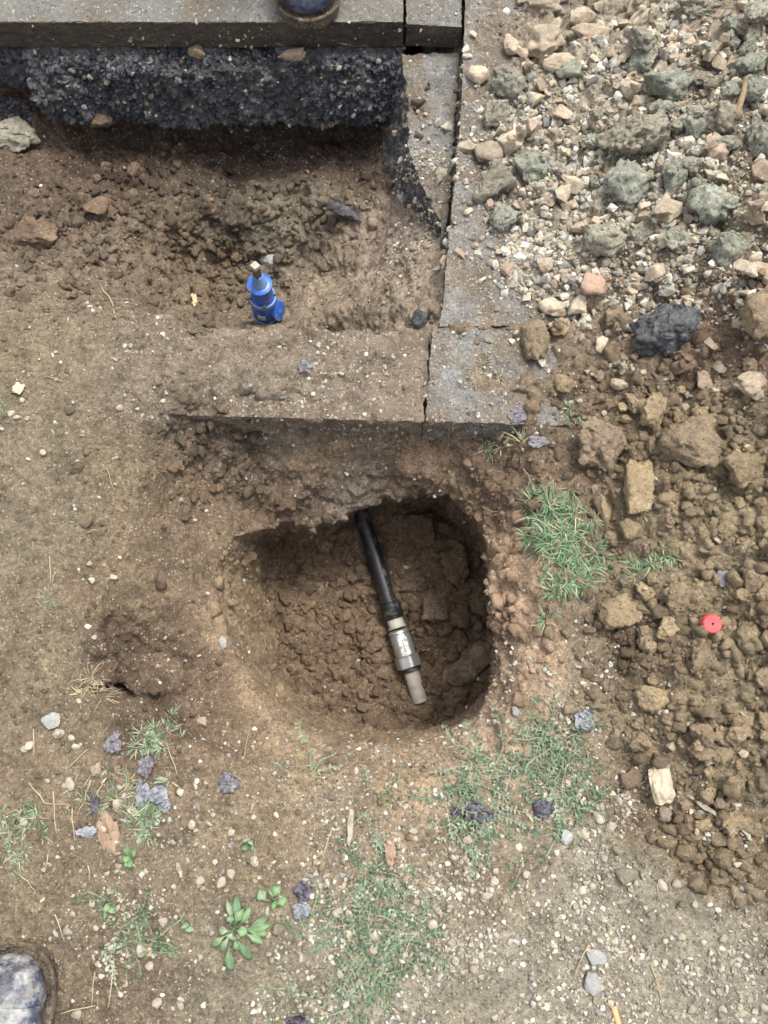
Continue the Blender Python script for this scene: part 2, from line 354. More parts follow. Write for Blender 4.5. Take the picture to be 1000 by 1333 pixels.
def soft(P2, seeds, pw=3.0):
    """blend seed values over plan positions: seeds (px, py, z, value...)"""
    c = np.array([W(s[0], s[1], s[2])[:2] for s in seeds]); val = np.array([s[3] for s in seeds], float)
    if val.ndim == 1: val = val[:, None]
    num = np.zeros((len(P2), val.shape[1])); den = np.zeros(len(P2))
    for q, v in zip(c, val):
        wgt = 1.0 / (((P2 - q) ** 2).sum(1) + 2e-4) ** (pw / 2); den += wgt; num += wgt[:, None] * v
    return num / den[:, None]
def blob(P2, seeds):
    """sum of soft discs: (px, py, z, radius in px, weight)"""
    r = np.zeros(len(P2))
    for x, y, z, rad, wt in seeds:
        q = W(x, y, z)[:2]; s = rad / 1000 * 1.15
        r += wt * np.exp(-((P2 - q) ** 2).sum(1) / (2 * (s * .6) ** 2))
    return r
XYZ = GV[:, :3]; Q2 = XYZ[:, :2] + np.stack([perlin(XYZ * 9, 5), perlin(XYZ * 9, 6)], 1) * .05
tan_, pinkt, moist, dkm, paleg = (138, 124, 101), (160, 134, 110), (132, 110, 89), (120, 103, 88), (154, 149, 132)
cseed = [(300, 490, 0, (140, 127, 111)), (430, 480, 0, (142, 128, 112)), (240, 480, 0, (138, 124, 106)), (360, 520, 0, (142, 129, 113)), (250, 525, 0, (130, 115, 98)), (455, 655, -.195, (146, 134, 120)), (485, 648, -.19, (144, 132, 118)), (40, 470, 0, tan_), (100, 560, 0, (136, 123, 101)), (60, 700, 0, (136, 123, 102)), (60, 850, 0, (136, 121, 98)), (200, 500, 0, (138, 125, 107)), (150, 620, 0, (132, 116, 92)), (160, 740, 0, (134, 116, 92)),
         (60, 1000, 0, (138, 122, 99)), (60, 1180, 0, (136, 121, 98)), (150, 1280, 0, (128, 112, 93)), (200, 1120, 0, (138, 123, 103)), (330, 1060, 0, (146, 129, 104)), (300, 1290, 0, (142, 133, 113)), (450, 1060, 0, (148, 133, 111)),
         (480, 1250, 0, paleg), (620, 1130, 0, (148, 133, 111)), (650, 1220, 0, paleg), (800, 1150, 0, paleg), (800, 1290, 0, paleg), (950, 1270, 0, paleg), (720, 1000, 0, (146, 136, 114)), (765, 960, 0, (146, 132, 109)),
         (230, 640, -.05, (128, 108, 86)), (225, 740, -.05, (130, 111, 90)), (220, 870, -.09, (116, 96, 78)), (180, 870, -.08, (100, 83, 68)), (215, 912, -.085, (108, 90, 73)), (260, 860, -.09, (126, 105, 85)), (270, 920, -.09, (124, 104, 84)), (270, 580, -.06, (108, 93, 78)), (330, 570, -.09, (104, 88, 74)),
         (300, 760, -.15, (170, 147, 117)), (330, 820, -.2, (168, 145, 116)), (350, 900, -.2, (168, 145, 116)), (400, 970, -.05, (166, 144, 115)), (500, 1000, -.04, (172, 149, 120)), (590, 985, -.05, (184, 160, 133)), (650, 950, -.05, (196, 170, 144)),  # first seeds: west pit wall painted lighter to make up for weak light
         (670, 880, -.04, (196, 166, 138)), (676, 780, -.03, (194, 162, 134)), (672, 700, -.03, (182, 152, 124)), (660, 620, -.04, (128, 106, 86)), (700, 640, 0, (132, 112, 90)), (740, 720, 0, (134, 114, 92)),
         (430, 600, -.1, (166, 140, 115)), (530, 600, -.1, (170, 143, 116)), (580, 620, -.1, (164, 138, 113)), (420, 665, -.2, (124, 108, 92)), (500, 640, -.18, (122, 106, 92)),  # bank below the kerb painted lighter to offset its shade
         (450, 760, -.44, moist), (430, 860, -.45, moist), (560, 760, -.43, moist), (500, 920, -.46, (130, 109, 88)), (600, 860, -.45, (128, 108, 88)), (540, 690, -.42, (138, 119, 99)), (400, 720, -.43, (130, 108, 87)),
         (60, 260, -.13, (112, 96, 81)), (150, 200, -.2, (96, 78, 65)), (300, 200, -.25, (90, 72, 60)), (420, 200, -.25, (86, 68, 57)), (490, 200, -.2, (98, 81, 70)), (150, 320, -.18, (134, 118, 100)), (80, 380, -.05, (132, 116, 98)), (250, 360, -.32, (136, 118, 97)),  # trench back wall seeds darkened: shadow below the asphalt painted into the soil
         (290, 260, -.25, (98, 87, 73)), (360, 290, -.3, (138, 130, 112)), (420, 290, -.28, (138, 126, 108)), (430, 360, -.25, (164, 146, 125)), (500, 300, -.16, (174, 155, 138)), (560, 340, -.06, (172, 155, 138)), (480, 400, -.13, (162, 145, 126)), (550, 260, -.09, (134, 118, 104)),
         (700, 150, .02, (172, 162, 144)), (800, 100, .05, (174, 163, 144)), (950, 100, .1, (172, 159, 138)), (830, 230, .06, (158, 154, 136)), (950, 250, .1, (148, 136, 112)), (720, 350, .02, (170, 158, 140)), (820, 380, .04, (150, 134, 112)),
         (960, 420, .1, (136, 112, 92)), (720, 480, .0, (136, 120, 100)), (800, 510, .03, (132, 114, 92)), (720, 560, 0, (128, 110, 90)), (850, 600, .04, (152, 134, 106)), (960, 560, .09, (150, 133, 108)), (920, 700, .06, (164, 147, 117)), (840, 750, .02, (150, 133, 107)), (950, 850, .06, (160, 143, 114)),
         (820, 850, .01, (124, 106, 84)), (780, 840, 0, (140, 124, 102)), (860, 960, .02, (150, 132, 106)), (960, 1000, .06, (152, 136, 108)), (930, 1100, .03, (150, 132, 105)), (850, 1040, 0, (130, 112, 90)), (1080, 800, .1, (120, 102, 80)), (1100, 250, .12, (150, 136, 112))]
def grey_(c, k=.16):
    m = c.mean(1, keepdims=True); return (c * (1 - k) + m * k) * np.array((1.0, .98, .94))
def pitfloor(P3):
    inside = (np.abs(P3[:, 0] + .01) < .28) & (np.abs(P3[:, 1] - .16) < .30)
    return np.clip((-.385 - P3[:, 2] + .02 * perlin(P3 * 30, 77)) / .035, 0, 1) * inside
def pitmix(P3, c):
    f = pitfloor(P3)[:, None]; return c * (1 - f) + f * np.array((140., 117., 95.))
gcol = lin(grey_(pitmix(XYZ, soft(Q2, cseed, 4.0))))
# how rough the surface is (m): crumbly walls and floors, trodden ground, smooth spade cuts
rseed = [(60, 500, 0, .0022), (60, 700, 0, .003), (60, 900, 0, .0028), (150, 1050, 0, .0035), (100, 1250, 0, .005), (400, 1100, 0, .003), (700, 1150, 0, .002), (900, 1270, 0, .002), (200, 700, -.03, .003), (220, 860, -.08, .008), (175, 870, -.08, .010), (260, 580, -.05, .011),
         (300, 760, -.14, .003), (330, 860, -.2, .003), (400, 970, -.05, .003), (550, 1000, -.04, .004), (670, 850, -.04, .004), (670, 720, -.04, .004), (420, 600, -.1, .008), (560, 600, -.1, .009), (450, 670, -.2, .008),
         (450, 780, -.44, .013), (430, 880, -.45, .012), (580, 780, -.43, .015), (530, 920, -.46, .011), (545, 690, -.42, .013), (600, 860, -.45, .013), (400, 720, -.43, .009), (60, 250, -.1, .014), (150, 220, -.15, .014), (300, 210, -.17, .014), (450, 210, -.17, .012), (150, 330, -.15, .011), (60, 380, -.05, .007),
         (260, 370, -.28, .009), (330, 280, -.22, .013), (420, 300, -.23, .009), (440, 370, -.24, .006), (520, 330, -.12, .008), (700, 200, .02, .016), (850, 200, .06, .016), (950, 350, .1, .016), (800, 500, .03, .010), (850, 620, .04, .015), (950, 700, .06, .015), (850, 850, .02, .015), (950, 950, .06, .015), (930, 1100, .03, .007), (760, 900, 0, .003), (730, 700, 0, .004)]
amp = soft(Q2, rseed, 3.5)[:, 0]
pf = pitfloor(XYZ); wallz = (XYZ[:, 2] < -.10) & (np.abs(XYZ[:, 0] + .01) < .30) & (XYZ[:, 1] < .27) & (XYZ[:, 1] > -.1)
amp = np.where(wallz, .0035, amp) * (1 - pf) + pf * .014
near = (np.abs(XYZ[:, 0]) < 1.4) & (XYZ[:, 1] > -.9) & (XYZ[:, 1] < 1.7)
Pn = XYZ[near]; An = amp[near]
wx = Pn + np.stack([perlin(Pn * 30, 21), perlin(Pn * 30, 22), perlin(Pn * 30, 23)], 1) * .012
f1, id1 = worley(wx * 34, 3)
f2, id2 = worley(wx * 88 + 4.1, 8)
crumb = np.clip(An / .012, 0, 1.3)
dsp = An * (1.0 * fbm(Pn * 13, 2, 1) + .55 * fbm(Pn * 45, 3, 2)) + crumb * ((.55 - f1) * (.35 + id1) * .021 + (.5 - f2) * (.3 + id2) * .0095) + (1 - np.clip(crumb, 0, 1)) * ((.5 - f2) * np.clip(id2 - .45, 0, 1) * .009 + fbm(Pn * 40, 3, 19) * .0042 + fbm(Pn * 15, 2, 29) * .006 + fbm(Pn * 150, 2, 9) * .0018)
Nn = normals(GV[:, :3], GT)
if (Nn[near][:, 2].mean()) < 0: GT = GT[:, ::-1]; Nn = -Nn
GV[near, :3] += Nn[near] * dsp[:, None]
# fresh clods show slightly different soil
gcol[near] *= (1 + .16 * np.clip(crumb, 0, 1) * (id1 - .5) * 2)[:, None]
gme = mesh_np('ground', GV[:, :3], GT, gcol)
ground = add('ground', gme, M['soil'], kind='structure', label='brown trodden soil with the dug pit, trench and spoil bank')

def prism(top, zt, zb, flare=None, L=.006, chip=.0015, ramp_=0.0012, seed=1, fr=60, xfine=9.0):
    """slab from a plan outline; zb may differ per corner; returns mesh arrays"""
    n = len(top); ztl = zt if isinstance(zt, (list, tuple)) else [zt] * n; zbl = zb if isinstance(zb, (list, tuple)) else [zb] * n
    fl_ = flare or [(0, 0)] * n
    V = [(x, y, z) for (x, y), z in zip(top, ztl)] + [(x + a, y + b, z) for (x, y), (a, b), z in zip(top, fl_, zbl)]
    tt = [tuple(t) for t in tessellate_polygon([[Vector((x, y, 0)) for x, y in top]])]
    T = [];
    for t in tt:
        a, b, c = (Vector((*top[i], 0)) for i in t)
        if (b - a).cross(c - a).z < 0: t = (t[0], t[2], t[1])
        T.append(t); T.append((t[0] + n, t[2] + n, t[1] + n))
    area = sum(top[i][0] * top[(i + 1) % n][1] - top[(i + 1) % n][0] * top[i][1] for i in range(n))
    for i in range(n):
        j = (i + 1) % n
        q = [(i, i + n, j + n), (i, j + n, j)] if area > 0 else [(i, j + n, i + n), (i, j, j + n)]
        T += q
    zmin = min(zbl); V, T = refine(np.array(V, float), np.array(T, np.int64), lambda m: np.where((m[:, 2] < zmin + .004) | (m[:, 1] > 1.32) | (m[:, 0] > xfine), .05, 0) + res(L, .6)(m))
    nr = (np.abs(V[:, 0]) < 2) & (np.abs(V[:, 1]) < 2)
    Nv = normals(V, T); d = np.zeros(len(V)); p = V[nr]
    d[nr] = ramp_ * fbm(p * fr, 3, seed) * 2 + chip * np.minimum(fbm(p * 28, 3, seed + 4), 0) * 4
    return V + Nv * d[:, None], T
def slab(name, mats, arr, ang=38, side=None, **kw):
    V, T = arr; me = mesh_np(name, V, T); me.set_sharp_from_angle(angle=math.radians(ang))
    for m in mats: me.materials.append(m)
    if len(mats) > 1:
        n = np.cross(V[T[:, 1]] - V[T[:, 0]], V[T[:, 2]] - V[T[:, 0]]); n /= np.linalg.norm(n, axis=1, keepdims=True) + 1e-12
        me.polygons.foreach_set('material_index', (n[:, 2] < .6).astype(np.int32))
    return add(name, me, **kw)

# ------------------------------------------------------------------ paving and kerb
x527, x603 = W(527, 30)[0], W(603, 10)[0]
Y0 = W(0, 31)[1]
slabs = []
slabs.append(slab('road', [M['concrete'], M['cut']], prism([(-30, Y0 + .02), (-1.4, Y0 + .006), (-.3, Y0 + .002), (x527 - .0025, Y0 + .004), (x527 + .004, 2.2), (x527 + .004, 30), (-30, 30)], .0, -.053, seed=2), kind='structure', label='grey road surface cut off with a straight dark edge'))
ch = slab('paving_strip', [M['concrete'], M['cut']], prism([(x527 + .0025, Y0 + .001), (x603 - .003, Y0 - .006), (x603 + .004, 2.2), (x603 + .004, 30), (x527 + .010, 30), (x527 + .010, 2.2)], -.001, -.048, seed=5), kind='structure')
ch.name = 'paving'; slabs.append(ch)
cl = [W(603, 20)[:2], W(599, 120)[:2], W(594, 200)[:2], W(583, 300)[:2], W(571, 430)[:2]]
east = [(cl[4][0] + .002, .586), (.6, .59), (.6, 1.4), (x603 + .007, 1.4)] + [(x + .003, y) for x, y in cl[:4]]
o = slab('paving', [M['pave'], M['cut']], prism(east, .0, -.075, seed=9, ramp_=.0022, chip=.002, xfine=.42), kind='structure'); slabs.append(o)
o = slab('paving', [M['pave'], M['cut']], prism([(.604, .59), (30, .7), (30, 30), (x603 + .009, 30), (x603 + .009, 1.404), (.604, 1.404)], .0, -.075, seed=10, L=.03, xfine=-9), kind='structure'); slabs.append(o)
# broken lower strip between trench and saw cut
sl = [(523, 70), (530, 130), (531, 190), (548, 238), (573, 288), (581, 301)]
left = [W(a, b, -.045)[:2] for a, b in sl]; right = [(x - .003, y) for x, y in (cl[3], cl[2], cl[1])] + [(x603 - .003, Y0 - .012)]
nl = len(left); pts = left + right
zz = [-.045] * nl + [-.04, -.045, -.045, -.05]
zb = [-.19, -.20, -.20, -.15, -.09, -.07] + [-.09, -.16, -.19, -.19]
flr = [(-.035, 0), (-.04, -.005), (-.03, -.01), (-.012, -.015), (-.004, -.008), (0, 0)] + [(0, 0)] * 4
V, T = prism(pts, zz, zb, flr, L=.0055, ramp_=.003, chip=.004, seed=12)
o = slab('broken_road_strip', [M['pave'], M['asphalt']], (V, T), kind='structure'); slabs.append(o)
# black bitumen layer below the cut, rough and proud of it
def bitumen(name, x0, x1, ytop, ybot, zb, seed):
    n = 9; xs = np.linspace(x0, x1, n); r = np.random.default_rng(seed)
    prof = lambda: [(ytop + .12, -.0545), (ytop, -.0545), (ytop - .020 + r.normal() * .004, -.070), (ytop - .038 + r.normal() * .006, -.11), (ybot + r.normal() * .005, zb + .012 + r.normal() * .010), (ybot + .022, zb + r.normal() * .006), (ytop + .12, zb)]
    V, T = [], []
    for x in xs: V += [(x + r.normal() * .002, y, z) for y, z in prof()]
    m = 7
    for i in range(n - 1):
        for j in range(m):
            a, b = i * m + j, i * m + (j + 1) % m; T += [(a, b, b + m), (a, b + m, a + m)]
    for j in range(1, m - 1): T += [(0, j + 1, j), ((n - 1) * m, (n - 1) * m + j, (n - 1) * m + j + 1)]
    T = np.array(T, np.int64)[:, ::-1]
    V, T = refine(np.array(V, float), T, lambda m: np.where((m[:, 1] > ytop + .005), .05, 0) + res(.0052, .6)(m))
    if normals(V, T)[np.argmin(V[:, 1]), 1] > 0: T = T[:, ::-1]
    nn = normals(V, T); fa, ia = worley(V * 75, seed); fb, ib = worley(V * 150, seed + 1); fc, ic = worley(V * 34, seed + 2)
    d = (.5 - fa) * (.3 + ia) * .020 + (.5 - fb) * (.3 + ib) * .010 + (.5 - fc) * ic * .022 + fbm(V * 16, 2, seed) * .012
    keep = V[:, 2] > -.056; d[keep] = np.minimum(d[keep], 0)
    me = mesh_np(name, V + nn * d[:, None], T); return add(name, me, M['asphalt'], kind='structure')
slabs.append(bitumen('asphalt_layer', W(40, 110, -.1)[0], x527 - .002, Y0 - .012, 1.098, -.176, 3))
slabs.append(bitumen('asphalt_layer', -1.3, W(40, 110, -.1)[0] - .004, Y0 + .02, 1.15, -.15, 6))
# kerb stones
kx = W(557, 490)[0]
def kerb(x0, x1, ya0, ya1, yb0, yb1, mat, label, seed):
    V, T = prism([(x0, ya0), (x1, ya1), (x1 + (.014 if x1 < .2 else 0), yb1), (x0 + (.014 if x0 > -.1 else 0), yb0)], [-.006, .0, .0, -.006] if x0 < 0 else .001, -.14, L=.0062, ramp_=.0034, chip=.004, seed=seed, fr=45)
    return slab('kerb_stone', [mat], (V, T), ang=50, label=label, cat='kerb stone')
k1 = kerb(-.345, kx - .008, .441, .4285, .585, .581, M['muddy'], 'mud-caked kerb stone between the blue valve trench and the pit', 31)
k2 = kerb(kx - .0055, .42, .4275, .418, .581, .580, M['pave'], 'grey concrete kerb stone beside the rubble, grass in its joint', 32)
slabs += [k1, k2]

# ------------------------------------------------------------------ look-ups on the built surfaces
def bvh_of(o):
    me = o.data; V = np.empty(len(me.vertices) * 3, np.float32); me.vertices.foreach_get('co', V)
    T = np.empty(len(me.loops), np.int32); me.loops.foreach_get('vertex_index', T)
    return V.reshape(-1, 3), T.reshape(-1, 3)
AV, AT, off = [], [], 0
for o in [ground] + slabs:
    v, t = bvh_of(o); AV.append(v); AT.append(t + off); off += len(v)
AV = np.concatenate(AV); AT = np.concatenate(AT)
cenT = AV[AT].mean(1); keepT = (np.abs(cenT[:, 0]) < 1.6) & (np.abs(cenT[:, 1] - .4) < 1.5)
ATk = AT[keepT]
BVH = BVHTree.FromPolygons(AV.tolist(), ATk.tolist(), all_triangles=True)
CAM = Vector((0, 0, H))
def hit(x, y):
    h = BVH.ray_cast(CAM, pdir(x, y).normalized()); return h[0], h[1], h[3]
def down(x, y, z=1.0):
    h = BVH.ray_cast(Vector((x, y, z)), Vector((0, 0, -1))); return h
GX0, GY0, GD = -1.3, -.8, .004
gnx, gny = int(2.7 / GD), int(2.5 / GD)
RZ = np.full((gnx, gny), -9.0)
ci = ((cenT[keepT][:, 0] - GX0) / GD).astype(int); cj = ((cenT[keepT][:, 1] - GY0) / GD).astype(int)
ok = (ci >= 0) & (ci < gnx) & (cj >= 0) & (cj < gny); np.maximum.at(RZ, (ci[ok], cj[ok]), cenT[keepT][ok][:, 2])
for _ in range(4):
    bad = RZ < -8
    if not bad.any(): break
    sh = np.maximum.reduce([np.roll(RZ, 1, 0), np.roll(RZ, -1, 0), np.roll(RZ, 1, 1), np.roll(RZ, -1, 1)]); RZ[bad] = sh[bad]

# ------------------------------------------------------------------ stones and clods
def hull_mesh(name, seed, mat, n=13, flat=.8, rough_=.05, sub=2):
    r = np.random.default_rng(seed); bm = bmesh.new()
    p = r.normal(size=(n, 3)); p /= np.linalg.norm(p, axis=1, keepdims=True); p *= r.uniform(.8, 1.05, (n, 1)); p[:, 2] *= flat
    for q in p: bm.verts.new(q)
    bmesh.ops.convex_hull(bm, input=bm.verts)
    bmesh.ops.delete(bm, geom=[v for v in bm.verts if not v.link_faces], context='VERTS')
    bmesh.ops.bevel(bm, geom=list(bm.edges), offset=.035, segments=1, affect='EDGES', profile=.5)
    bmesh.ops.triangulate(bm, faces=bm.faces)
    bm.verts.ensure_lookup_table()
    V = np.array([v.co for v in bm.verts]); T = np.array([[v.index for v in f.verts] for f in bm.faces]); bm.free()
    V, T = refine(V, T, lambda m: np.full(len(m), .42 if sub == 2 else .3))
    nn = normals(V, T); V = V + nn * (rough_ * fbm(V * 2.6 + seed, 3, seed) + rough_ * .5 * fbm(V * 7 + seed, 2, seed + 3))[:, None]
    me = mesh_np(name, V, T); me.set_sharp_from_angle(angle=math.radians(20)); me.materials.append(mat); return me
def clod_mesh(name, seed, mat, sub=3, a=(.28, .16, .12), flat=.75, box=.0, cuts=10):
    bm = bmesh.new(); bmesh.ops.create_icosphere(bm, subdivisions=sub, radius=1.0)
    bm.verts.ensure_lookup_table(); V = np.array([v.co for v in bm.verts]); T = np.array([[v.index for v in f.verts] for f in bm.faces]); bm.free()
    r = np.random.default_rng(seed)
    if box:
        m = np.abs(V).max(1, keepdims=True); V = V * (1 - box) + box * V / m * .85
    nn = V / np.linalg.norm(V, axis=1, keepdims=True)
    V = V + nn * (a[0] * fbm(nn * 1.3 + seed * 1.7, 2, seed) * 1.6)[:, None]
    for _ in range(cuts):                                   # broken faces
        n = r.normal(size=3); n /= np.linalg.norm(n); h = r.uniform(.45, .8)
        d = V @ n - h; V = V - n * (np.maximum(d, 0) * r.uniform(.7, .95))[:, None]
    nv = normals(V, T); q = V + .12 * np.stack([perlin(V * 3, seed + 5), perlin(V * 3, seed + 6), perlin(V * 3, seed + 7)], 1)
    f, i = worley(q * 2.4 + seed * 3.3, seed); g, j = worley(q * 6 + seed, seed + 1)
    d = a[1] * (.6 - f) * (.3 + i) * 1.5 + a[2] * (.5 - g) * (.3 + j) * 2.0 - a[2] * .8 * np.abs(fbm(V * 5 + seed, 2, seed + 2)) + a[2] * .5 * fbm(V * 14, 2, seed + 3)
    V = V + nv * d[:, None]; V[:, 2] *= flat
    me = mesh_np(name, V, T); me.materials.append(mat); return me
PALE = [hull_mesh('stone', 100 + k, M['pale'], n=10 + k % 5, flat=.62 + .08 * (k % 4)) for k in range(14)]
GREEN = [clod_mesh('clay_lump', 200 + k, M['green'], 4, (.38, .2, .09), .65, .3 * (k % 2)) for k in range(8)]
BROWN = [clod_mesh('soil_clod', 300 + k, M['brown'], 4, (.34, .17, .08), .75, .35 * (k % 2)) for k in range(12)]
PEB = [clod_mesh('pebble', 400 + k, M['pebble'], 2, (.3, .05, .02), .6, 0, 5) for k in range(8)]
M['moist'] = earthy('moist_clod', tuple(lin((140, 118, 95))), tuple(lin((122, 102, 82))), blend=(20, .4, .66), tint=tuple(lin((132, 113, 95))), grain=(240, .08, .93), amp=.3, objvar=.15)
MOIST = [clod_mesh('soil_clod', 300 + k, M['moist'], 4, (.34, .17, .08), .75, .35 * (k % 2)) for k in range(9)]
def put(name, me, loc, size, rot=None, sc=None, **kw):
    o = add(name, me, **kw); o.location = loc
    sc = sc or (rnd.uniform(.85, 1.2), rnd.uniform(.75, 1.0), rnd.uniform(.8, 1.0))
    o.scale = [size * s for s in sc]
    o.rotation_euler = rot or (rnd.uniform(-.5, .5), rnd.uniform(-.5, .5), rnd.uniform(0, 6.28))
    return o
def pile(x, y, r, rz, sink=.35):
    """height at which a lump of radius r rests at (x, y), raising the pile below the next one"""
    i, j = int((x - GX0) / GD), int((y - GY0) / GD); k = max(1, int(r * .8 / GD))
    i0, i1, j0, j1 = max(i - k, 0), min(i + k + 1, gnx), max(j - k, 0), min(j + k + 1, gny)
    if i0 >= i1 or j0 >= j1: return None
    pz = RZ[i0:i1, j0:j1]; base = np.percentile(pz, 45)
    z = base + rz * (1 - sink)
    gx, gy = np.meshgrid(np.arange(i0, i1) - i, np.arange(j0, j1) - j, indexing='ij'); dd = (gx ** 2 + gy ** 2) * GD * GD / (r * r)
    dome = z + rz * .8 * np.sqrt(np.clip(1 - dd, 0, 1)); m = dd < 1
    pz[m] = np.maximum(pz[m], dome[m]); return z

# lumps that can be singled out in the photograph: (px, py, width px, height px, kind, rotation deg, label)
SING = [
 (862, 436, 84, 66, 'asphalt', 20, 'large black asphalt lump lying between pale rubble and brown clods'),
 (781, 577, 66, 82, 'brown', 5, 'largest rounded yellowish-brown clod beside the kerb end'),
 (890, 585, 70, 72, 'brown', 35, 'long blocky brown clod next to the largest rounded clod'),
 (828, 637, 40, 70, 'brown', 0, 'upright oblong brown clod above the grass tuft'),
 (960, 612, 52, 52, 'brown', 60, 'round brown clod with a pale chip on top'),
 (693, 446, 44, 60, 'brown', 10, 'ochre soil clod sitting alone on the grey paving'),
 (850, 540, 40, 46, 'brown', 0, 'square brown clod below the asphalt lump'),
 (800, 796, 56, 46, 'brown', 20, 'flat brown clod at the edge of the grass'),
 (822, 690, 34, 30, 'brown', 0, 'small brown clod with reddish face below the oblong clod'),
 (787, 664, 20, 50, 'brown', 20, 'narrow upright clod beside the oblong brown clod'),
 (985, 415, 70, 74, 'brown', 10, 'broad purplish-brown lump on the rubble edge'),
 (788, 316, 66, 50, 'green', 0, 'olive green clay lump above the pink stone'),
 (822, 186, 92, 62, 'green', 15, 'broadest grey-green clay lump in the rubble'),
 (866, 120, 60, 50, 'green', 40, 'grey-green clay lump beside the ochre peg'),
 (906, 14, 84, 44, 'green', 0, 'dark grey-green lump in the rubble beyond the ochre peg'),
 (990, 188, 50, 66, 'green', 0, 'blocky blue-green clay lump with flat face'),
 (642, 242, 60, 50, 'green', 30, 'brownish-green clay lump at the saw cut line'),
 (690, 226, 36, 46, 'green', 80, 'dark green clay lump beside the brownish-green one'),
 (648, 154, 40, 36, 'green', 10, 'olive brown mossy lump on the paving edge'),
 (660, 113, 44, 52, 'green', 70, 'grey crumbly lump beside the flat-faced beige stone'),
 (815, 250, 70, 60, 'green', 50, 'pale olive clay lump below the broadest lump'),
 (925, 270, 60, 54, 'green', 50, 'dark grey clay lump among green crumbs'),
 (945, 330, 56, 50, 'green', 10, 'light green crumbly clay lump by the large brown lump'),
 (655, 290, 44, 40, 'green', 70, 'low grey-green clay lump on the bare paving'),
 (706, 12, 52, 34, 'pale', 10, 'broad beige stone in the rubble close to the road joint'),
 (703, 62, 58, 50, 'pale', 0, 'flat-faced square beige stone'),
 (667, 64, 24, 34, 'pale', 0, 'upright cream stone beside the square beige stone'),
 (770, 48, 56, 26, 'pale', 25, 'long cream stone slanting across the rubble'),
 (726, 86, 40, 28, 'pale', 40, 'pointed cream stone with a bright flat face'),
 (738, 100, 34, 30, 'green', 0, 'grey wedge beside the pointed cream stone'),
 (621, 103, 28, 26, 'pale', 60, 'pinkish beige stone alone beside the saw cut'),
 (633, 203, 38, 34, 'pale', 20, 'cream stone next to the white pebble on the paving'),
 (607, 192, 22, 16, 'pale', 10, 'white rounded pebble lying on the saw cut'),
 (770, 373, 38, 32, 'pink', 30, 'pink broken brick-like stone'),
 (718, 404, 36, 26, 'pale', 10, 'cream wedge stone below the pink stone'),
 (661, 353, 20, 26, 'pale', 0, 'pointed pale stone on the bare paving'),
 (708, 348, 28, 26, 'pale', 0, 'greyish beige stone near the pink stone'),
 (977, 500, 40, 46, 'pale', 60, 'large dusty beige stone half sunk in brown soil'),
 (780, 452, 20, 24, 'pale', 0, 'white quartz stone between brown clods'),
 (803, 503, 24, 22, 'pale', 40, 'chalky white stone among brown clods'),
 (915, 497, 22, 28, 'pale', 0, 'chalky stone below the asphalt lump'),
 (856, 1020, 40, 52, 'pale', 10, 'large cream stone alone at the edge of the spoil'),
 (862, 1058, 20, 20, 'pale', 60, 'rounded off-white pebble beside the large cream stone'),
 (769, 1277, 26, 28, 'grey', 0, 'flat bluish-grey pebble on the trodden gravel'),
 (776, 1246, 26, 20, 'grey', 0, 'dull grey pebble buried flush in trodden gravel'),
 (739, 1089, 18, 20, 'grey', 0, 'squarish grey pebble below the weed mat'),
 (71, 939, 28, 22, 'grey', 20, 'smooth grey-green pebble in bare soil'),
 (127, 1002, 16, 18, 'pale', 0, 'bright cream pebble beside the purple leaves'),
 (672, 928, 12, 16, 'grey', 20, 'white flat pebble on the pit shoulder'),
 (263, 938, 14, 14, 'pale', 0, 'round beige pebble lying on the pit shelf'),
 (290, 836, 11, 18, 'grey', 20, 'bluish-white broken stone sticking out of the pit edge'),
 (567, 790, 40, 48, 'brown', 0, 'big angular clod beside the pipe coupling'),
 (548, 690, 40, 50, 'brown', 20, 'greyish lump below the concrete lip in the pit'),
 (596, 735, 44, 50, 'brown', 60, 'large dark clod against the pit wall'),
 (598, 800, 34, 38, 'brown', 20, 'dark clod above the weathered wood block'),
 (545, 925, 36, 22, 'brown', 0, 'clod resting against the buried end of the pipe'),
 (590, 910, 40, 30, 'brown', 0, 'crumbly clod in the deepest pit corner'),
 (45, 310, 66, 50, 'brown', 10, 'large cracked clod in the shallow end of the trench'),
 (130, 272, 36, 30, 'brown', 0, 'rounded clod on the trench slope'),
 (546, 420, 32, 28, 'asphalt', 0, 'small dark asphalt lump at the kerb joint'),
 (454, 280, 58, 24, 'asphalt', -38, 'thin black asphalt flake lying in the trench wall'),
 (20, 180, 66, 44, 'green', 20, 'pale grey clay lump below the black asphalt edge'),
 (352, 340, 28, 34, 'grey', 20, 'bluish-grey broken stone just behind the blue valve'),
 (132, 158, 30, 26, 'brown', 20, 'knobbly clod wedged below the road edge'),
 (382, 74, 40, 20, 'pale', 0, 'yellowish stone bedded on top of the black asphalt'),
 (558, 70, 26, 30, 'pale', 60, 'cream stone standing on the broken road strip'),
 (255, 68, 26, 18, 'brown', 0, 'small brown lump on the ledge below the road edge'),
]
M['pink'] = earthy('pink_stone', tuple(lin((182, 152, 132))), tuple(lin((166, 138, 118))), grain=None, amp=0.18, bmp=(.6, .6))
M['greyst'] = earthy('grey_stone', tuple(lin((158, 157, 149))), tuple(lin((138, 138, 132))), grain=None, amp=0.15, bmp=(.4, .4))
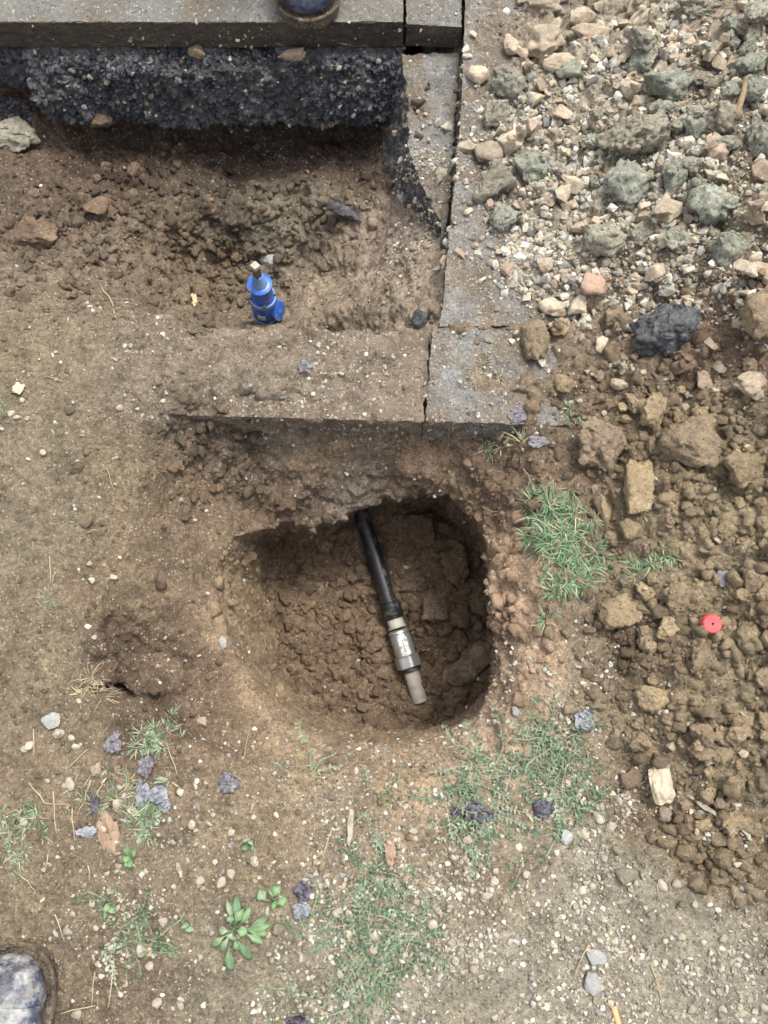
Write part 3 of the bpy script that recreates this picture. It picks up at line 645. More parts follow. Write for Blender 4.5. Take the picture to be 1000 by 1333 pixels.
KIN = {'asphalt': ('asphalt_lump', 'asphalt', lambda s, n: clod_mesh('asphalt_lump', s, M['asphalt'], n, (.4, .2, .09), .8, .3)),
       'brown': ('soil_clod', 'clod', lambda s, n: clod_mesh('soil_clod', s, M['brown'], n, (.36, .18, .09), .8, .45)),
       'green': ('clay_lump', 'clay lump', lambda s, n: clod_mesh('clay_lump', s, M['green'], n, (.42, .22, .1), .75, .4)),
       'pale': ('stone', 'stone', lambda s, n: clod_mesh('stone', s, M['pale'], n, (.5, .06, .05), .8, .35, 6)),
       'pink': ('stone', 'stone', lambda s, n: clod_mesh('stone', s, M['pink'], n, (.5, .05, .05), .8, .4, 6)),
       'grey': ('pebble', 'pebble', lambda s, n: clod_mesh('pebble', s, M['greyst'], max(n, 4), (.25, .04, .03), .65, .1, 8))}
taken = []
l_, _, _ = hit(920, 813); CAPR = (l_.x, l_.y, .045)
for q, (a, b, wpx, hpx, kd, rot, lab) in enumerate(SING):
    loc, nor, dist = hit(a, b)
    if loc is None: continue
    d = (loc - CAM).dot(Vector((0, SP, -CP))); rx, ry = wpx / 2 / FPX * d, hpx / 2 / FPX * d / .97
    nm, cat, mk = KIN[kd]; me = mk(500 + q, 5 if max(wpx, hpx) > 75 else 4 if max(wpx, hpx) > 38 else 3)
    v = np.empty(len(me.vertices) * 3, np.float32); me.vertices.foreach_get('co', v); ext = np.abs(v.reshape(-1, 3)).max(0)
    rz = min(rx, ry) * (.85 if kd in ('brown', 'green', 'asphalt') else .75)
    if kd == 'grey': rz *= .7
    deep = loc.z < -.06
    if deep:
        if kd == 'brown': me.materials[0] = M['moist']
        z = loc.z + rz * .35; pile(loc.x, loc.y, min(rx, ry), rz)
    else: z = pile(loc.x, loc.y, min(rx, ry), rz, .45 if 'buried' not in lab else .8)
    o = put(nm, me, (loc.x, loc.y, z), 1, (rnd.uniform(-.15, .15), rnd.uniform(-.15, .15), math.radians(rot) * .3), (rx / ext[0] * 1.05, ry / ext[1] * 1.05, rz / ext[2]), label=lab, cat=cat)
    taken.append((loc.x, loc.y, max(rx, ry)))

def inpoly(P2, poly):
    r = np.zeros(len(P2), bool); n = len(poly)
    for i in range(n):
        (x1, y1), (x2, y2) = poly[i], poly[(i + 1) % n]
        c = ((y1 > P2[:, 1]) != (y2 > P2[:, 1])) & (P2[:, 0] < (x2 - x1) * (P2[:, 1] - y1) / (y2 - y1 + 1e-12) + x1); r ^= c
    return r
def region(pts, n, z=.03):
    poly = [W(a, b, z)[:2] for a, b in pts]; pa = np.array(poly); lo, hi = pa.min(0), pa.max(0); out = []
    while len(out) < n:
        c = rng.uniform(lo, hi, (n * 2, 2)); out += [tuple(q) for q in c[inpoly(c, poly)]]
    return out[:n]
def fill(reg, n, meshes, name, lab, cat, grp, smin, smax, pw=2.2, sink=.4, avoid=True, z=.03, sparse=None):
    """scatter n single lumps over a region, largest first"""
    szs = sorted(((smin + (smax - smin) * rnd.random() ** pw) for _ in range(n)), reverse=True)
    for r, (x, y) in zip(szs, region(reg, n, z)):
        if (x - CAPR[0]) ** 2 + (y - CAPR[1]) ** 2 < CAPR[2] ** 2: continue
        if avoid and any((x - a) ** 2 + (y - b) ** 2 < (c * .85 + r * .6) ** 2 for a, b, c in taken): continue
        zz_ = pile(x, y, r, r * .7, sink)
        if zz_ is None: continue
        put(name, rnd.choice(meshes), (x, y, zz_), r, label=lab, cat=cat, group=grp)
HEAP = [(672, -30), (1060, -30), (1060, 380), (930, 420), (830, 410), (760, 420), (700, 400), (690, 300), (662, 215), (650, 130), (662, 60)]
CORE = [(780, 90), (1040, 60), (1060, 360), (900, 370), (800, 330), (740, 250)]
FRINGE = [(600, 40), (680, 0), (690, 300), (700, 420), (640, 410), (605, 330), (600, 200)]
SPOIL = [(765, 545), (1050, 470), (1050, 1120), (950, 1150), (880, 1110), (850, 1020), (812, 940), (806, 850), (810, 720), (780, 660)]
MIXB = [(700, 420), (830, 400), (1050, 400), (1050, 520), (830, 560), (730, 530)]
fill(HEAP, 290, PALE, 'stone', 'pale beige broken stone lying in the rubble heap on the paving', 'stone', 'pale stones of the rubble heap', .008, .027, 1.7)
fill(CORE, 105, GREEN, 'clay_lump', 'small grey-green clay lump scattered among the pale rubble', 'clay lump', 'small green clay lumps of the rubble', .009, .032, 1.6)
fill(FRINGE, 40, PALE, 'stone', 'small pale stone strewn on the bare grey paving', 'stone', 'loose stones on the bare paving', .004, .011, 1.5, .3, z=0)
fill(MIXB, 40, BROWN, 'soil_clod', 'brown clod around the black asphalt lump', 'clod', 'clods around the asphalt lump', .007, .02, 1.6)
fill(MIXB, 30, PALE, 'stone', 'pale stone mixed with brown clods around the asphalt lump', 'stone', 'stones around the asphalt lump', .006, .014, 1.6)
fill(SPOIL, 150, BROWN, 'soil_clod', 'brown soil clod in the spoil bank around the red cap', 'clod', 'clods of the spoil bank', .008, .026, 2.0, .66)
fill(SPOIL, 22, PALE, 'stone', 'small pale stone among the brown clods of the spoil bank', 'stone', 'stones in the spoil bank', .004, .010, 1.6)
GRAV = [(500, 1090), (720, 1060), (840, 1060), (890, 1170), (1000, 1200), (1000, 1340), (300, 1340), (420, 1200)]
fill(GRAV, 95, PEB, 'pebble', 'pale pebble pressed into the trodden gravel', 'pebble', 'pebbles in the trodden gravel', .004, .009, 2.0, .55, z=0)
LEFTG = [(40, 930), (240, 980), (420, 1040), (300, 1200), (240, 1330), (90, 1330), (80, 1200), (0, 1100), (0, 950)]
fill(LEFTG, 60, PEB, 'pebble', 'pale pebble in the bare soil among weeds and purple leaves', 'pebble', 'pebbles in the weedy soil', .004, .009, 2.0, .5, z=0)
WESTG = [(0, 430), (230, 430), (210, 560), (130, 800), (130, 930), (0, 930)]
fill(WESTG, 35, PEB, 'pebble', 'small pale pebble on the bare trodden soil', 'pebble', 'pebbles on the bare soil', .003, .007, 2.0, .5, z=0)

# clods in the pit and trench: rest where a plumb line through the photo region meets the soil
def deepfill(poly, n, smin, smax, lab, grp, meshes=MOIST, name='soil_clod', cat='clod', avoid=()):
    pa = np.array(poly, float); lo, hi = pa.min(0), pa.max(0); k = 0; tries = 0
    while k < n and tries < n * 20:
        tries += 1; c = rng.uniform(lo, hi)
        if not inpoly(c[None], poly)[0]: continue
        if any(abs(c[0] - (468 + (c[1] - 665) * .322)) < 24 for _ in (1,)) and 'pit' in lab: continue
        l, nrm, _ = hit(*c)
        if l is None: continue
        r = smin + (smax - smin) * rnd.random() ** 2.2
        put(name, rnd.choice(meshes), l + nrm * r * .25, r, label=lab, cat=cat, group=grp); k += 1
deepfill([(365, 700), (460, 680), (600, 670), (632, 760), (632, 900), (600, 935), (480, 945), (400, 915), (370, 820)], 80, .007, .021, 'brown clod lying on the pit floor around the pipe', 'clods on the pit floor')
deepfill([(0, 210), (480, 170), (480, 300), (420, 400), (250, 420), (100, 400), (0, 390)], 60, .006, .018, 'brown clod on the trench side and floor around the blue valve', 'clods in the trench')
deepfill([(215, 560), (300, 545), (340, 600), (300, 640), (240, 640)], 12, .005, .011, 'dark crumb of soil at the collapsed corner of the pit', 'crumbs at the pit corner')

# ------------------------------------------------------------------ crumbs and gravel too many to count
ICO = None
def scatter(name, n, dens, smin, smax, colf, mat, label, pw=2.5, sink=.3, flat=(.6, 1.0), seed=1, cat=None, ang=False, sub=1):
    """n small grains joined in one mesh, spread over the surfaces by area x density"""
    r = np.random.default_rng(seed)
    tri_ = AV[ATk]; c = tri_.mean(1); e1, e2 = tri_[:, 1] - tri_[:, 0], tri_[:, 2] - tri_[:, 0]; nv = np.cross(e1, e2); ar = np.linalg.norm(nv, axis=1)
    nv = nv / (ar[:, None] + 1e-12); wgt = ar * dens(c) * (nv[:, 2] > -.1) * np.clip(.55 + 1.6 * perlin(c * 7, seed) + 1.3 * perlin(c * 21, seed + 1), .06, 2.5); wgt[(np.abs(c[:, 0]) > 1.15) | (c[:, 1] < -.6) | (c[:, 1] > 1.5)] = 0
    cs = np.cumsum(wgt); k = np.searchsorted(cs, r.uniform(0, cs[-1], n)); k = np.minimum(k, len(cs) - 1)
    u, v = r.random(n), r.random(n); f = u + v > 1; u[f], v[f] = 1 - u[f], 1 - v[f]
    p = tri_[k, 0] + e1[k] * u[:, None] + e2[k] * v[:, None]; nn = nv[k]
    s = smin + (smax - smin) * r.random(n) ** pw
    bm = bmesh.new(); bmesh.ops.create_icosphere(bm, subdivisions=sub, radius=1); bv = np.array([q.co for q in bm.verts]); bt = np.array([[q.index for q in f_.verts] for f_ in bm.faces]); bm.free()
    nvb = len(bv)
    pool = []
    for q in range(40):
        vv = bv * 1.0
        for _ in range(6):
            nq = r.normal(size=3); nq /= np.linalg.norm(nq); vv = vv - nq * (np.maximum(vv @ nq - r.uniform(.4, .75), 0) * .9)[:, None]
        pool.append(vv * (1 + r.normal(0, .14, (nvb, 1))))
    bv_ = np.array(pool)[r.integers(0, 40, n)]
    jit = 1 + r.normal(0, .08, (n, nvb, 1)); L = bv_ * 1.15 * jit * np.stack([r.uniform(.8, 1.3, n), r.uniform(.6, 1.0, n), r.uniform(*flat, n)], 1)[:, None, :]
    a = r.uniform(0, 2 * np.pi, n); ca, sa = np.cos(a), np.sin(a)
    X = L[:, :, 0] * ca[:, None] - L[:, :, 1] * sa[:, None]; Y = L[:, :, 0] * sa[:, None] + L[:, :, 1] * ca[:, None]; Z = L[:, :, 2]
    # tilt
    b = r.normal(0, .5, n); cb, sb = np.cos(b), np.sin(b); Y, Z = Y * cb[:, None] - Z * sb[:, None], Y * sb[:, None] + Z * cb[:, None]
    V = np.stack([X, Y, Z], 2) * s[:, None, None] + (p + nn * (s * (.55 - sink))[:, None])[:, None, :]
    T = bt[None] + (np.arange(n) * nvb)[:, None, None]
    col = np.repeat(colf(p, r), nvb, axis=0)
    me = mesh_np(name, V.reshape(-1, 3), T.reshape(-1, 3), col, smooth=not ang)
    return add(name, me, mat, label=label, kind='stuff', cat=cat)
def hard(c):
    return ((c[:, 1] > 1.085) & (c[:, 0] < .16) & (c[:, 2] > -.19)) | ((c[:, 2] > -.012) & (c[:, 1] > .42) & (c[:, 1] < .6) & (np.abs(c[:, 0]) < .25)) | ((c[:, 1] > .58) & (c[:, 0] > .08) & (c[:, 0] < .2) & (c[:, 2] > -.06))
def near_ground(P3):
    return soft(P3[:, :2], cseed, 4.0)
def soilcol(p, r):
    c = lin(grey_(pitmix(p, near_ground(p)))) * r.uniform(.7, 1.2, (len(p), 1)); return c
def palecol(p, r):
    base = np.array([lin(q) for q in ((172, 166, 149), (160, 150, 131), (156, 153, 142), (154, 138, 118), (144, 136, 119), (190, 184, 169), (134, 130, 121))])
    return base[r.integers(0, len(base), len(p))] * r.uniform(.75, 1.15, (len(p), 1))
cr_seed = [(60, 300, -.1, 120, 1.2), (250, 300, -.2, 140, 1.2), (430, 300, -.2, 120, 1.0), (450, 800, -.45, 140, 2.0), (580, 800, -.44, 90, 2.0), (900, 800, .05, 200, 1.6), (950, 600, .06, 150, 1.4), (950, 1050, .05, 120, 1.4), (270, 580, -.05, 60, 2.0), (850, 200, .05, 200, .8), (700, 500, 0, 70, .9), (540, 330, -.1, 60, 1.0), (220, 880, -.05, 70, .6), (560, 600, -.1, 90, .8)]
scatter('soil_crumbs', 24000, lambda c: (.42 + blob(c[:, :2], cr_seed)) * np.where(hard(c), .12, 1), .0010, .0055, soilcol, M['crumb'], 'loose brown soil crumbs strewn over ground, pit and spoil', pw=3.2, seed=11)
gr_seed = [(700, 1200, 0, 190, 2.2), (880, 1270, 0, 140, 1.8), (500, 1250, 0, 140, 1.8), (820, 1120, 0, 90, 1.8), (760, 900, 0, 70, 1.4), (330, 1290, 0, 80, 1.3), (250, 1080, 0, 120, .55), (420, 1060, 0, 80, .5), (640, 1060, 0, 90, .6), (800, 200, .05, 200, 1.3), (930, 120, .1, 150, 1.2), (700, 330, .02, 90, 1.5), (640, 200, 0, 60, 1.6), (560, 200, -.045, 40, 2.2), (960, 330, .1, 110, 1.6), (820, 450, .02, 90, .8), (430, 480, 0, 120, .45), (620, 500, 0, 80, .4), (530, 320, -.1, 60, 1.0), (150, 480, 0, 120, .2), (160, 1190, 0, 90, 1.0), (250, 90, 0, 200, .25)]
scatter('gravel', 30000, lambda c: .035 + blob(c[:, :2], gr_seed) * (c[:, 2] > -.16), .0010, .0046, palecol, M['gravel'], 'fine pale gravel strewn over soil, paving and rubble', pw=2.9, seed=12, ang=True)

# ------------------------------------------------------------------ small builders
def frame(axis):
    a = axis.normalized(); u = a.orthogonal().normalized(); return u, a.cross(u), a
def lathe(name, prof, origin, axis, mat, seg=28, parent=None, sq=None, hexa=False, **kw):
    """prof: list of (distance along axis, radius); sq: radius is a square's half side"""
    u, v, a = frame(Vector(axis)); o0 = Vector(origin); V, F = [], []
    for h, r in prof:
        for k in range(seg):
            t = 2 * math.pi * (k + .5) / seg; rr = r
            if sq: rr = r / max(abs(math.cos(t)), abs(math.sin(t)))
            if hexa: rr = r / math.cos((t + math.pi / 6) % (math.pi / 3) - math.pi / 6)
            V.append(o0 + a * h + u * (rr * math.cos(t)) + v * (rr * math.sin(t)))
    m = len(prof)
    for i in range(m - 1):
        for k in range(seg):
            b = i * seg + k; c = i * seg + (k + 1) % seg; F.append((b, c, c + seg, b + seg))
    F.append(tuple(range(seg - 1, -1, -1))); F.append(tuple(range((m - 1) * seg, m * seg)))
    me = bpy.data.meshes.new(name); me.from_pydata([tuple(q) for q in V], [], F); me.update()
    for p in me.polygons: p.use_smooth = True
    me.set_sharp_from_angle(angle=math.radians(35))
    return add(name, me, mat, parent, **kw)
def tube(name, pts, rad, mat, parent=None, seg=6, **kw):
    pts = [Vector(p) for p in pts]; V, F = [], []; n = len(pts)
    rad = rad if isinstance(rad, (list, tuple)) else [rad] * n
    for i, p in enumerate(pts):
        d = pts[min(i + 1, n - 1)] - pts[max(i - 1, 0)]; u, v, a = frame(d)
        if i: 
            u = (pu - a * pu.dot(a)).normalized(); v = a.cross(u)
        pu = u
        for k in range(seg):
            t = 2 * math.pi * k / seg; V.append(p + u * (rad[i] * math.cos(t)) + v * (rad[i] * math.sin(t)))
    for i in range(n - 1):
        for k in range(seg):
            b = i * seg + k; c = i * seg + (k + 1) % seg; F.append((b, c, c + seg, b + seg))
    F.append(tuple(range(seg - 1, -1, -1))); F.append(tuple(range((n - 1) * seg, n * seg)))
    me = bpy.data.meshes.new(name); me.from_pydata([tuple(q) for q in V], [], F); me.update()
    for p in me.polygons: p.use_smooth = True
    return add(name, me, mat, parent, **kw)
def empty(name, loc=(0, 0, 0), **kw):
    o = bpy.data.objects.new(name, None); COL.objects.link(o); o.location = loc; o.empty_display_size = .02; tag(o, **kw); return o
def adopt(root):
    """children were built in world coordinates: keep them there under their thing"""
    for c in root.children: c.matrix_parent_inverse = Matrix.Translation(root.location).inverted()
def on(x, y, lift=0.0):
    l, n, d = hit(x, y); return l + Vector((0, 0, lift))
mudc = tuple(lin((150, 133, 110)))

# ------------------------------------------------------------------ water pipe with coupling in the pit
M['black_pe'] = plain('black_pipe', (.012, .013, .016), .38, .5, c2=tuple(lin((112, 98, 82))), sc=34, lohi=(.52, .74), bmp=.2)
M['brass'] = plain('grey_metal', tuple(lin((176, 176, 172))), .38, .5, .75, c2=tuple(lin((128, 114, 96))), sc=70, lohi=(.55, .75), bmp=.2)
M['steel'] = plain('galvanised', tuple(lin((172, 166, 154))), .6, .4, .1, c2=tuple(lin((136, 122, 102))), sc=50, lohi=(.45, .75), bmp=.4)
M['white'] = plain('white_label', (.62, .62, .60), .5, .4, c2=tuple(lin((140, 128, 110))), sc=110, lohi=(.48, .66))
M['ink'] = plain('ink', (.03, .03, .035), .6)
A_, B_ = Vector(W(470, 668, -.405)), Vector(W(544, 902, -.448))
ax = (B_ - A_); Ln = ax.length; ax.normalize()
pipe = empty('water_pipe', tuple(B_), label='black water pipe with grey metal coupling on the pit floor', cat='pipe')
def along(t): return A_ + ax * (Ln * t)
tube('plastic_pipe', [along(-.45) + Vector((-.01, 0, .01)), along(-.2) + Vector((-.002, 0, .004)), along(0), along(.25) + Vector((.001, 0, .002)), along(.5), along(.56)], .0158, M['black_pe'], pipe, 24)
lathe('collar', [(0, .017), (.002, .0205), (.030, .0205), (.033, .0185)], along(.505), ax, M['black_pe'], parent=pipe)
for f in (.2, .8): lathe('collar_rib', [(0, .0207), (.001, .0216), (.004, .0216), (.005, .0207)], along(.505) + ax * .026 * f, ax, M['black_pe'], parent=pipe)
lathe('neck', [(0, 0.0164), (.016, 0.0164), (.0185, 0.0193)], along(.505) + ax * .033, ax, M['steel'], parent=pipe)
lathe('coupling_body', [(0, 0.0175), (.003, 0.0207), (.007, 0.0210), (.009, 0.0195), (.013, 0.0195), (.015, 0.0208), (.052, 0.0208)], along(.655), ax, M['brass'], parent=pipe)
lathe('hex_nut', [(0, 0.0207), (.002, 0.0223), (.022, 0.0223), (.024, 0.0207)], along(.655) + ax * .0525, ax, M['brass'], 36, parent=pipe, hexa=True)
lathe('end_ring', [(0, 0.0193), (.001, 0.0217), (.006, 0.0217), (.007, 0.0166)], along(.655) + ax * .077, ax, M['black_pe'], parent=pipe)
lathe('steel_pipe', [(0, 0.0152), (.062, 0.0152)], along(.655) + ax * .083, (ax + Vector((0, 0, -.16))).normalized(), M['steel'], parent=pipe)
# paper label wrapped on the coupling, with a printed line
def wrap(name, org, a, r, h0, h1, t0, t1, mat, parent):
    view = (CAM - org); view = (view - a * view.dot(a)).normalized(); side = a.cross(view); V, F = [], []; n = 8
    for k in range(n + 1):
        t = t0 + (t1 - t0) * k / n; d = view * math.cos(t) + side * math.sin(t)
        for h in (h0, h1): V.append(tuple(org + a * h + d * r))
        for h in (h0, h1): V.append(tuple(org + a * h + d * (r - .0006)))
    for k in range(n):
        b = 4 * k; F += [(b, b + 1, b + 5, b + 4), (b + 2, b + 6, b + 7, b + 3), (b, b + 4, b + 6, b + 2), (b + 1, b + 3, b + 7, b + 5)]
    F += [(0, 2, 3, 1), (4 * n, 4 * n + 1, 4 * n + 3, 4 * n + 2)]
    me = bpy.data.meshes.new(name); me.from_pydata(V, [], F); me.update(); return add(name, me, mat, parent)
lb = wrap('label', along(.655) + ax * .015, ax, .0214, .001, .036, -.55, .3, M['white'], pipe)
for h0 in (.006, .011, .0155, .021, .026): wrap('printed_mark', along(.655) + ax * .015, ax, .0217, h0, h0 + .0035, -.12, -.05, M['ink'], lb)
adopt(pipe); 

# ------------------------------------------------------------------ blue valve standing in the trench
M['blue'] = plain('blue_coating', (.012, .10, .46), .34, .5, c2=tuple(lin((124, 120, 114))), sc=70, lohi=(.50, .68), bmp=.12)
M['blue_dusty'] = plain('dusty_blue', (.10, .22, .50), .5, .4, c2=tuple(lin((140, 150, 165))), sc=60, lohi=(.45, .7))
M['spindle'] = plain('spindle_metal', tuple(lin((96, 98, 84))), .45, .5, .5, c2=tuple(lin((120, 110, 92))), sc=70)
vb, vt = Vector(W(353, 432, -.375)), Vector(W(332, 345, -.116))
va = (vb - vt); vl = va.length; va.normalize()
valve = empty('water_valve', tuple(vb), label='bright blue coated water valve with square spindle in the trench', cat='valve')
q = vl / 87.0
def at(p): return vt + va * (q * (p - 345))
lathe('spindle', [(0, .0058), (.002, .0064), (q * 24, .0064)], at(347), va, M['spindle'], 32, valve, sq=True)
lathe('spindle_tip', [(0, .0060), (.0015, .0068), (.009, .0068), (.0095, .0062)], at(345), va, M['steel'], 32, valve, sq=True)
lathe('bonnet_neck', [(0, 0.0088), (.004, 0.0110), (q * 8, 0.0132), (q * 11, 0.0194)], at(357), va, M['blue_dusty'], 32, valve)
lathe('bonnet', [(0, 0.0176), (.003, 0.0231), (.008, 0.0231), (.010, 0.0207), (q * 15, 0.0211), (q * 16, 0.0231)], at(366), va, M['blue'], 36, valve)
lathe('flange', [(0, 0.0238), (.0015, 0.0260), (.010, 0.0260), (.0115, 0.0238)], at(382), va, M['blue_dusty'], 40, valve)
lathe('body', [(0, 0.0233), (.006, 0.0251), (q * 10, 0.0264), (q * 17, 0.0255), (q * 24, 0.0207), (q * 30, 0.0154), (q * 46, 0.0145)], at(386), va, M['blue'], 40, valve)
uu, vv_, _ = frame(va)
right = (Vector((1, -.35, 0)) - va * Vector((1, -.35, 0)).dot(va)).normalized()
lathe('side_outlet', [(0, .016), (.024, .016), (.025, .019), (.032, .019), (.033, .012)], at(398), (right * .9 + Vector((0, 0, .25))).normalized(), M['blue'], 32, valve)
lathe('body_ring', [(0, .0262), (.001, .0276), (.006, .0276), (.007, .0262)], at(402), va, M['blue_dusty'], 40, valve)
for k in range(4):
    t = k * math.pi / 2 + .6; c = at(381.5) + (uu * math.cos(t) + vv_ * math.sin(t)) * .0232
    lathe('bolt', [(0, .0036), (.004, .0036), (.0042, .003)], c, -va, M['spindle'], 12, valve, hexa=True)
wrap('sticker', at(392), va, .0274, 0, .016, .15, .75, M['white'], valve)
wrap('plate', at(392), va, .0272, .0, .014, -.75, -.2, M['spindle'], valve)
adopt(valve)

# ------------------------------------------------------------------ rubber boots
def rubbermat(name, base, mud, dark, lo):
    m, nt, bs = new_mat(name)
    f1 = ramp(nt, noise(nt, 30, 6, .7, (2, 0, 1)), [(lo, 0.0), (lo + .16, 1.0)]); f2 = ramp(nt, noise(nt, 110, 5, .7, (4, 4, 1)), [(.42, 0.0), (.66, 1.0)])
    c = mix(nt, base, dark, ramp(nt, noise(nt, 18, 3, .6), [(.4, 0.0), (.6, 1.0)])); c = mix(nt, c, mud, f1); c = mix(nt, c, tuple(lin((118, 104, 86))), mix(nt, (0, 0, 0), f2, .5))
    nt.links.new(c, bs.inputs['Base Color']); nt.links.new(ramp(nt, noise(nt, 30, 6, .7, (2, 0, 1)), [(lo, .38), (lo + .16, .9)]), bs.inputs['Roughness'])
    bump(nt, bs, [(noise(nt, 60, 6, .7), .5, .006), (f1, .4, .002)]); return m
M['rubber'] = rubbermat('navy_rubber', (.022, .034, .060), tuple(lin((150, 150, 147))), (.012, .016, .035), .455)
M['rubber_clean'] = rubbermat('wet_navy_rubber', (.016, .03, .08), tuple(lin((104, 104, 106))), (.008, .012, .03), .56)
M['sole'] = earthy('muddy_sole', tuple(lin((84, 76, 66))), tuple(lin((128, 113, 93))), blend=(45, .4, .6), grain=(220, .15, .88), amp=.4)
def boot(toe, ang, mat, label):
    root = empty('rubber_boot', toe, label=label, cat='boot'); root.rotation_euler = (0, 0, ang)
    def loft(name, secs, mat_, seg=28):
        V, F = [], []
        for y, hw, z0, z1, e in secs:
            for k in range(seg):
                t = 2 * math.pi * k / seg; c, s_ = math.cos(t), math.sin(t)
                x = hw * math.copysign(abs(c) ** e, c); zz_ = (z0 + z1) / 2 + (z1 - z0) / 2 * math.copysign(abs(s_) ** e, s_); V.append((x, y, zz_))
        n = len(secs)
        for i in range(n - 1):
            for k in range(seg):
                b = i * seg + k; c = i * seg + (k + 1) % seg; F.append((b, c, c + seg, b + seg))
        F.append(tuple(range(seg - 1, -1, -1))); F.append(tuple(range((n - 1) * seg, n * seg)))
        me = bpy.data.meshes.new(name); me.from_pydata(V, [], F); me.update()
        for p in me.polygons: p.use_smooth = True
        o = add(name, me, mat_, root); m = o.modifiers.new('s', 'SUBSURF'); m.levels = 2; m.render_levels = 2; return o
    # toe at y = 0, heel at y = -0.30
    loft('foot', [(-.004, .012, .028, .040, .9), (-.010, .028, .022, .052, .85), (-.025, .041, .020, .064, .8), (-.05, .048, .019, .072, .78), (-.09, .049, .018, .080, .8), (-.14, .044, .018, .100, .85), (-.19, .041, .018, .135, .9), (-.24, .041, .018, .15, .9), (-.285, .036, .018, .15, .9), (-.302, .024, .02, .14, .9)], mat)
    loft('toe_cap', [(-.0055, .010, .030, .044, .9), (-.012, .030, .024, .0565, .85), (-.026, .0428, .022, .0665, .8), (-.046, .0492, .021, .0735, .78), (-.052, .0495, .022, .0745, .78), (-.055, .045, .024, .071, .78)], mat)
    loft('sole', [(.003, .012, .0, .020, .6), (-.004, .031, .0, .021, .5), (-.022, .0445, .0, .022, .5), (-.05, .0515, .0, .022, .5), (-.10, .0515, .0, .022, .5), (-.16, .043, .004, .024, .5), (-.22, .041, .0, .026, .5), (-.28, .039, .0, .026, .5), (-.307, .022, .0, .024, .6)], M['sole'])
    rim = [(.0505 * math.sin(t) * (1 if abs(math.cos(t)) < .3 else 1), -.052 + .056 * math.cos(t), .0235) for t in [(-1 + 2 * k / 24) * 1.75 for k in range(25)]]
    tube('welt', rim, .0032, M['sole'], root, 6)
    # shaft
    V, F = [], []; seg = 28
    for z, r, yy in ((.09, .052, -.235), (.14, .053, -.238), (.2, .054, -.242), (.27, .058, -.245), (.34, .063, -.245), (.346, .066, -.245), (.352, .066, -.245), (.354, .060, -.245), (.25, .052, -.243)):
        for k in range(seg):
            t = 2 * math.pi * k / seg; V.append((r * .9 * math.cos(t), yy + r * 1.15 * math.sin(t), z))
    for i in range(8):
        for k in range(seg):
            b = i * seg + k; c = i * seg + (k + 1) % seg; F.append((b, c, c + seg, b + seg))
    me = bpy.data.meshes.new('shaft'); me.from_pydata(V, [], F); me.update()
    for p in me.polygons: p.use_smooth = True
    add('shaft', me, mat, root)
    return root
t1 = W(22, 1237, .035); boot((t1[0], t1[1], .0), math.radians(-4), M['rubber'], 'mud-smeared navy rubber boot standing on the weedy soil')
t2 = W(405, 33, .012); b2 = boot((t2[0], t2[1], .001), math.radians(186), M['rubber_clean'], 'wet navy rubber boot on the grey road edge'); b2.scale = (1.12, 1.06, 1.06)

# ------------------------------------------------------------------ red cap, cigarette end, peg, splinters
M['red'] = plain('red_plastic', (.62, .055, .06), .4, .5, c2=(.50, .10, .09), sc=120, lohi=(.5, .8))
l = on(920, 813, .013); up = Vector((-.12, -.15, 1)).normalized()
cap = empty('bottle_cap', tuple(l), label='small round red plastic cap with a central hole', cat='cap')
r0 = 12.3 / FPX * ((l - CAM).dot(Vector((0, SP, -CP))))
lathe('cap_body', [(0, r0), (.008, r0), (.0105, r0 * .96), (.0115, r0 * .88), (.0115, r0 * .14), (.004, r0 * .12)], l, up, M['red'], 40, cap)
lathe('hole', [(.0, r0 * .10), (.0045, r0 * .12)], l, up, M['ink'], 16, cap)
for k in range(20):
    t = k * math.pi / 10; u, v, a = frame(up); c = l + (u * math.cos(t) + v * math.sin(t)) * r0
    tube('grip_rib', [c, c + up * .008], .0007, M['red'], cap, 5)
adopt(cap)
M['filter'] = plain('cork_tip', tuple(lin((196, 150, 106))), .7, .3, c2=tuple(lin((190, 140, 95))), sc=200)
M['paper'] = plain('cigarette_paper', tuple(lin((226, 222, 214))), .8, .2, c2=tuple(lin((170, 160, 145))), sc=80)
c0, c1 = on(798, 1309, .0025), on(808, 1345, .0025); d = (c1 - c0).normalized()
cg = empty('cigarette_end', tuple(c0), label='smoked cigarette end with orange filter on the gravel', cat='cigarette')
lathe('filter', [(0, .0034), (.0004, .0038), (.024, .0038)], c0, d, M['filter'], 18, cg); lathe('paper', [(0, .0037), (.014, .0036), (.0165, .003)], c0 + d * .024, d, M['paper'], 18, cg); adopt(cg)
M['ochre'] = plain('ochre_wood', tuple(lin((134, 118, 92))), .85, .2, c2=tuple(lin((110, 94, 74))), sc=90, bmp=.6)
p0, p1 = on(957, 148, .012), on(961, 122, .03); tube('broken_peg', [p0 + (p0 - p1) * .4, p0, (p0 + p1) / 2 + Vector((.001, 0, .001)), p1, p1 + Vector((.006, .004, -.001)), p1 + Vector((.016, .008, -.006))], [.005, .0052, .005, .0052, .0045, .002], M['ochre'], None, 10, label='ochre broken peg sticking up among the rubble', cat='peg')
M['drywood'] = plain('dry_wood', tuple(lin((150, 142, 126))), .85, .2, c2=tuple(lin((118, 108, 92))), sc=80, bmp=.6)
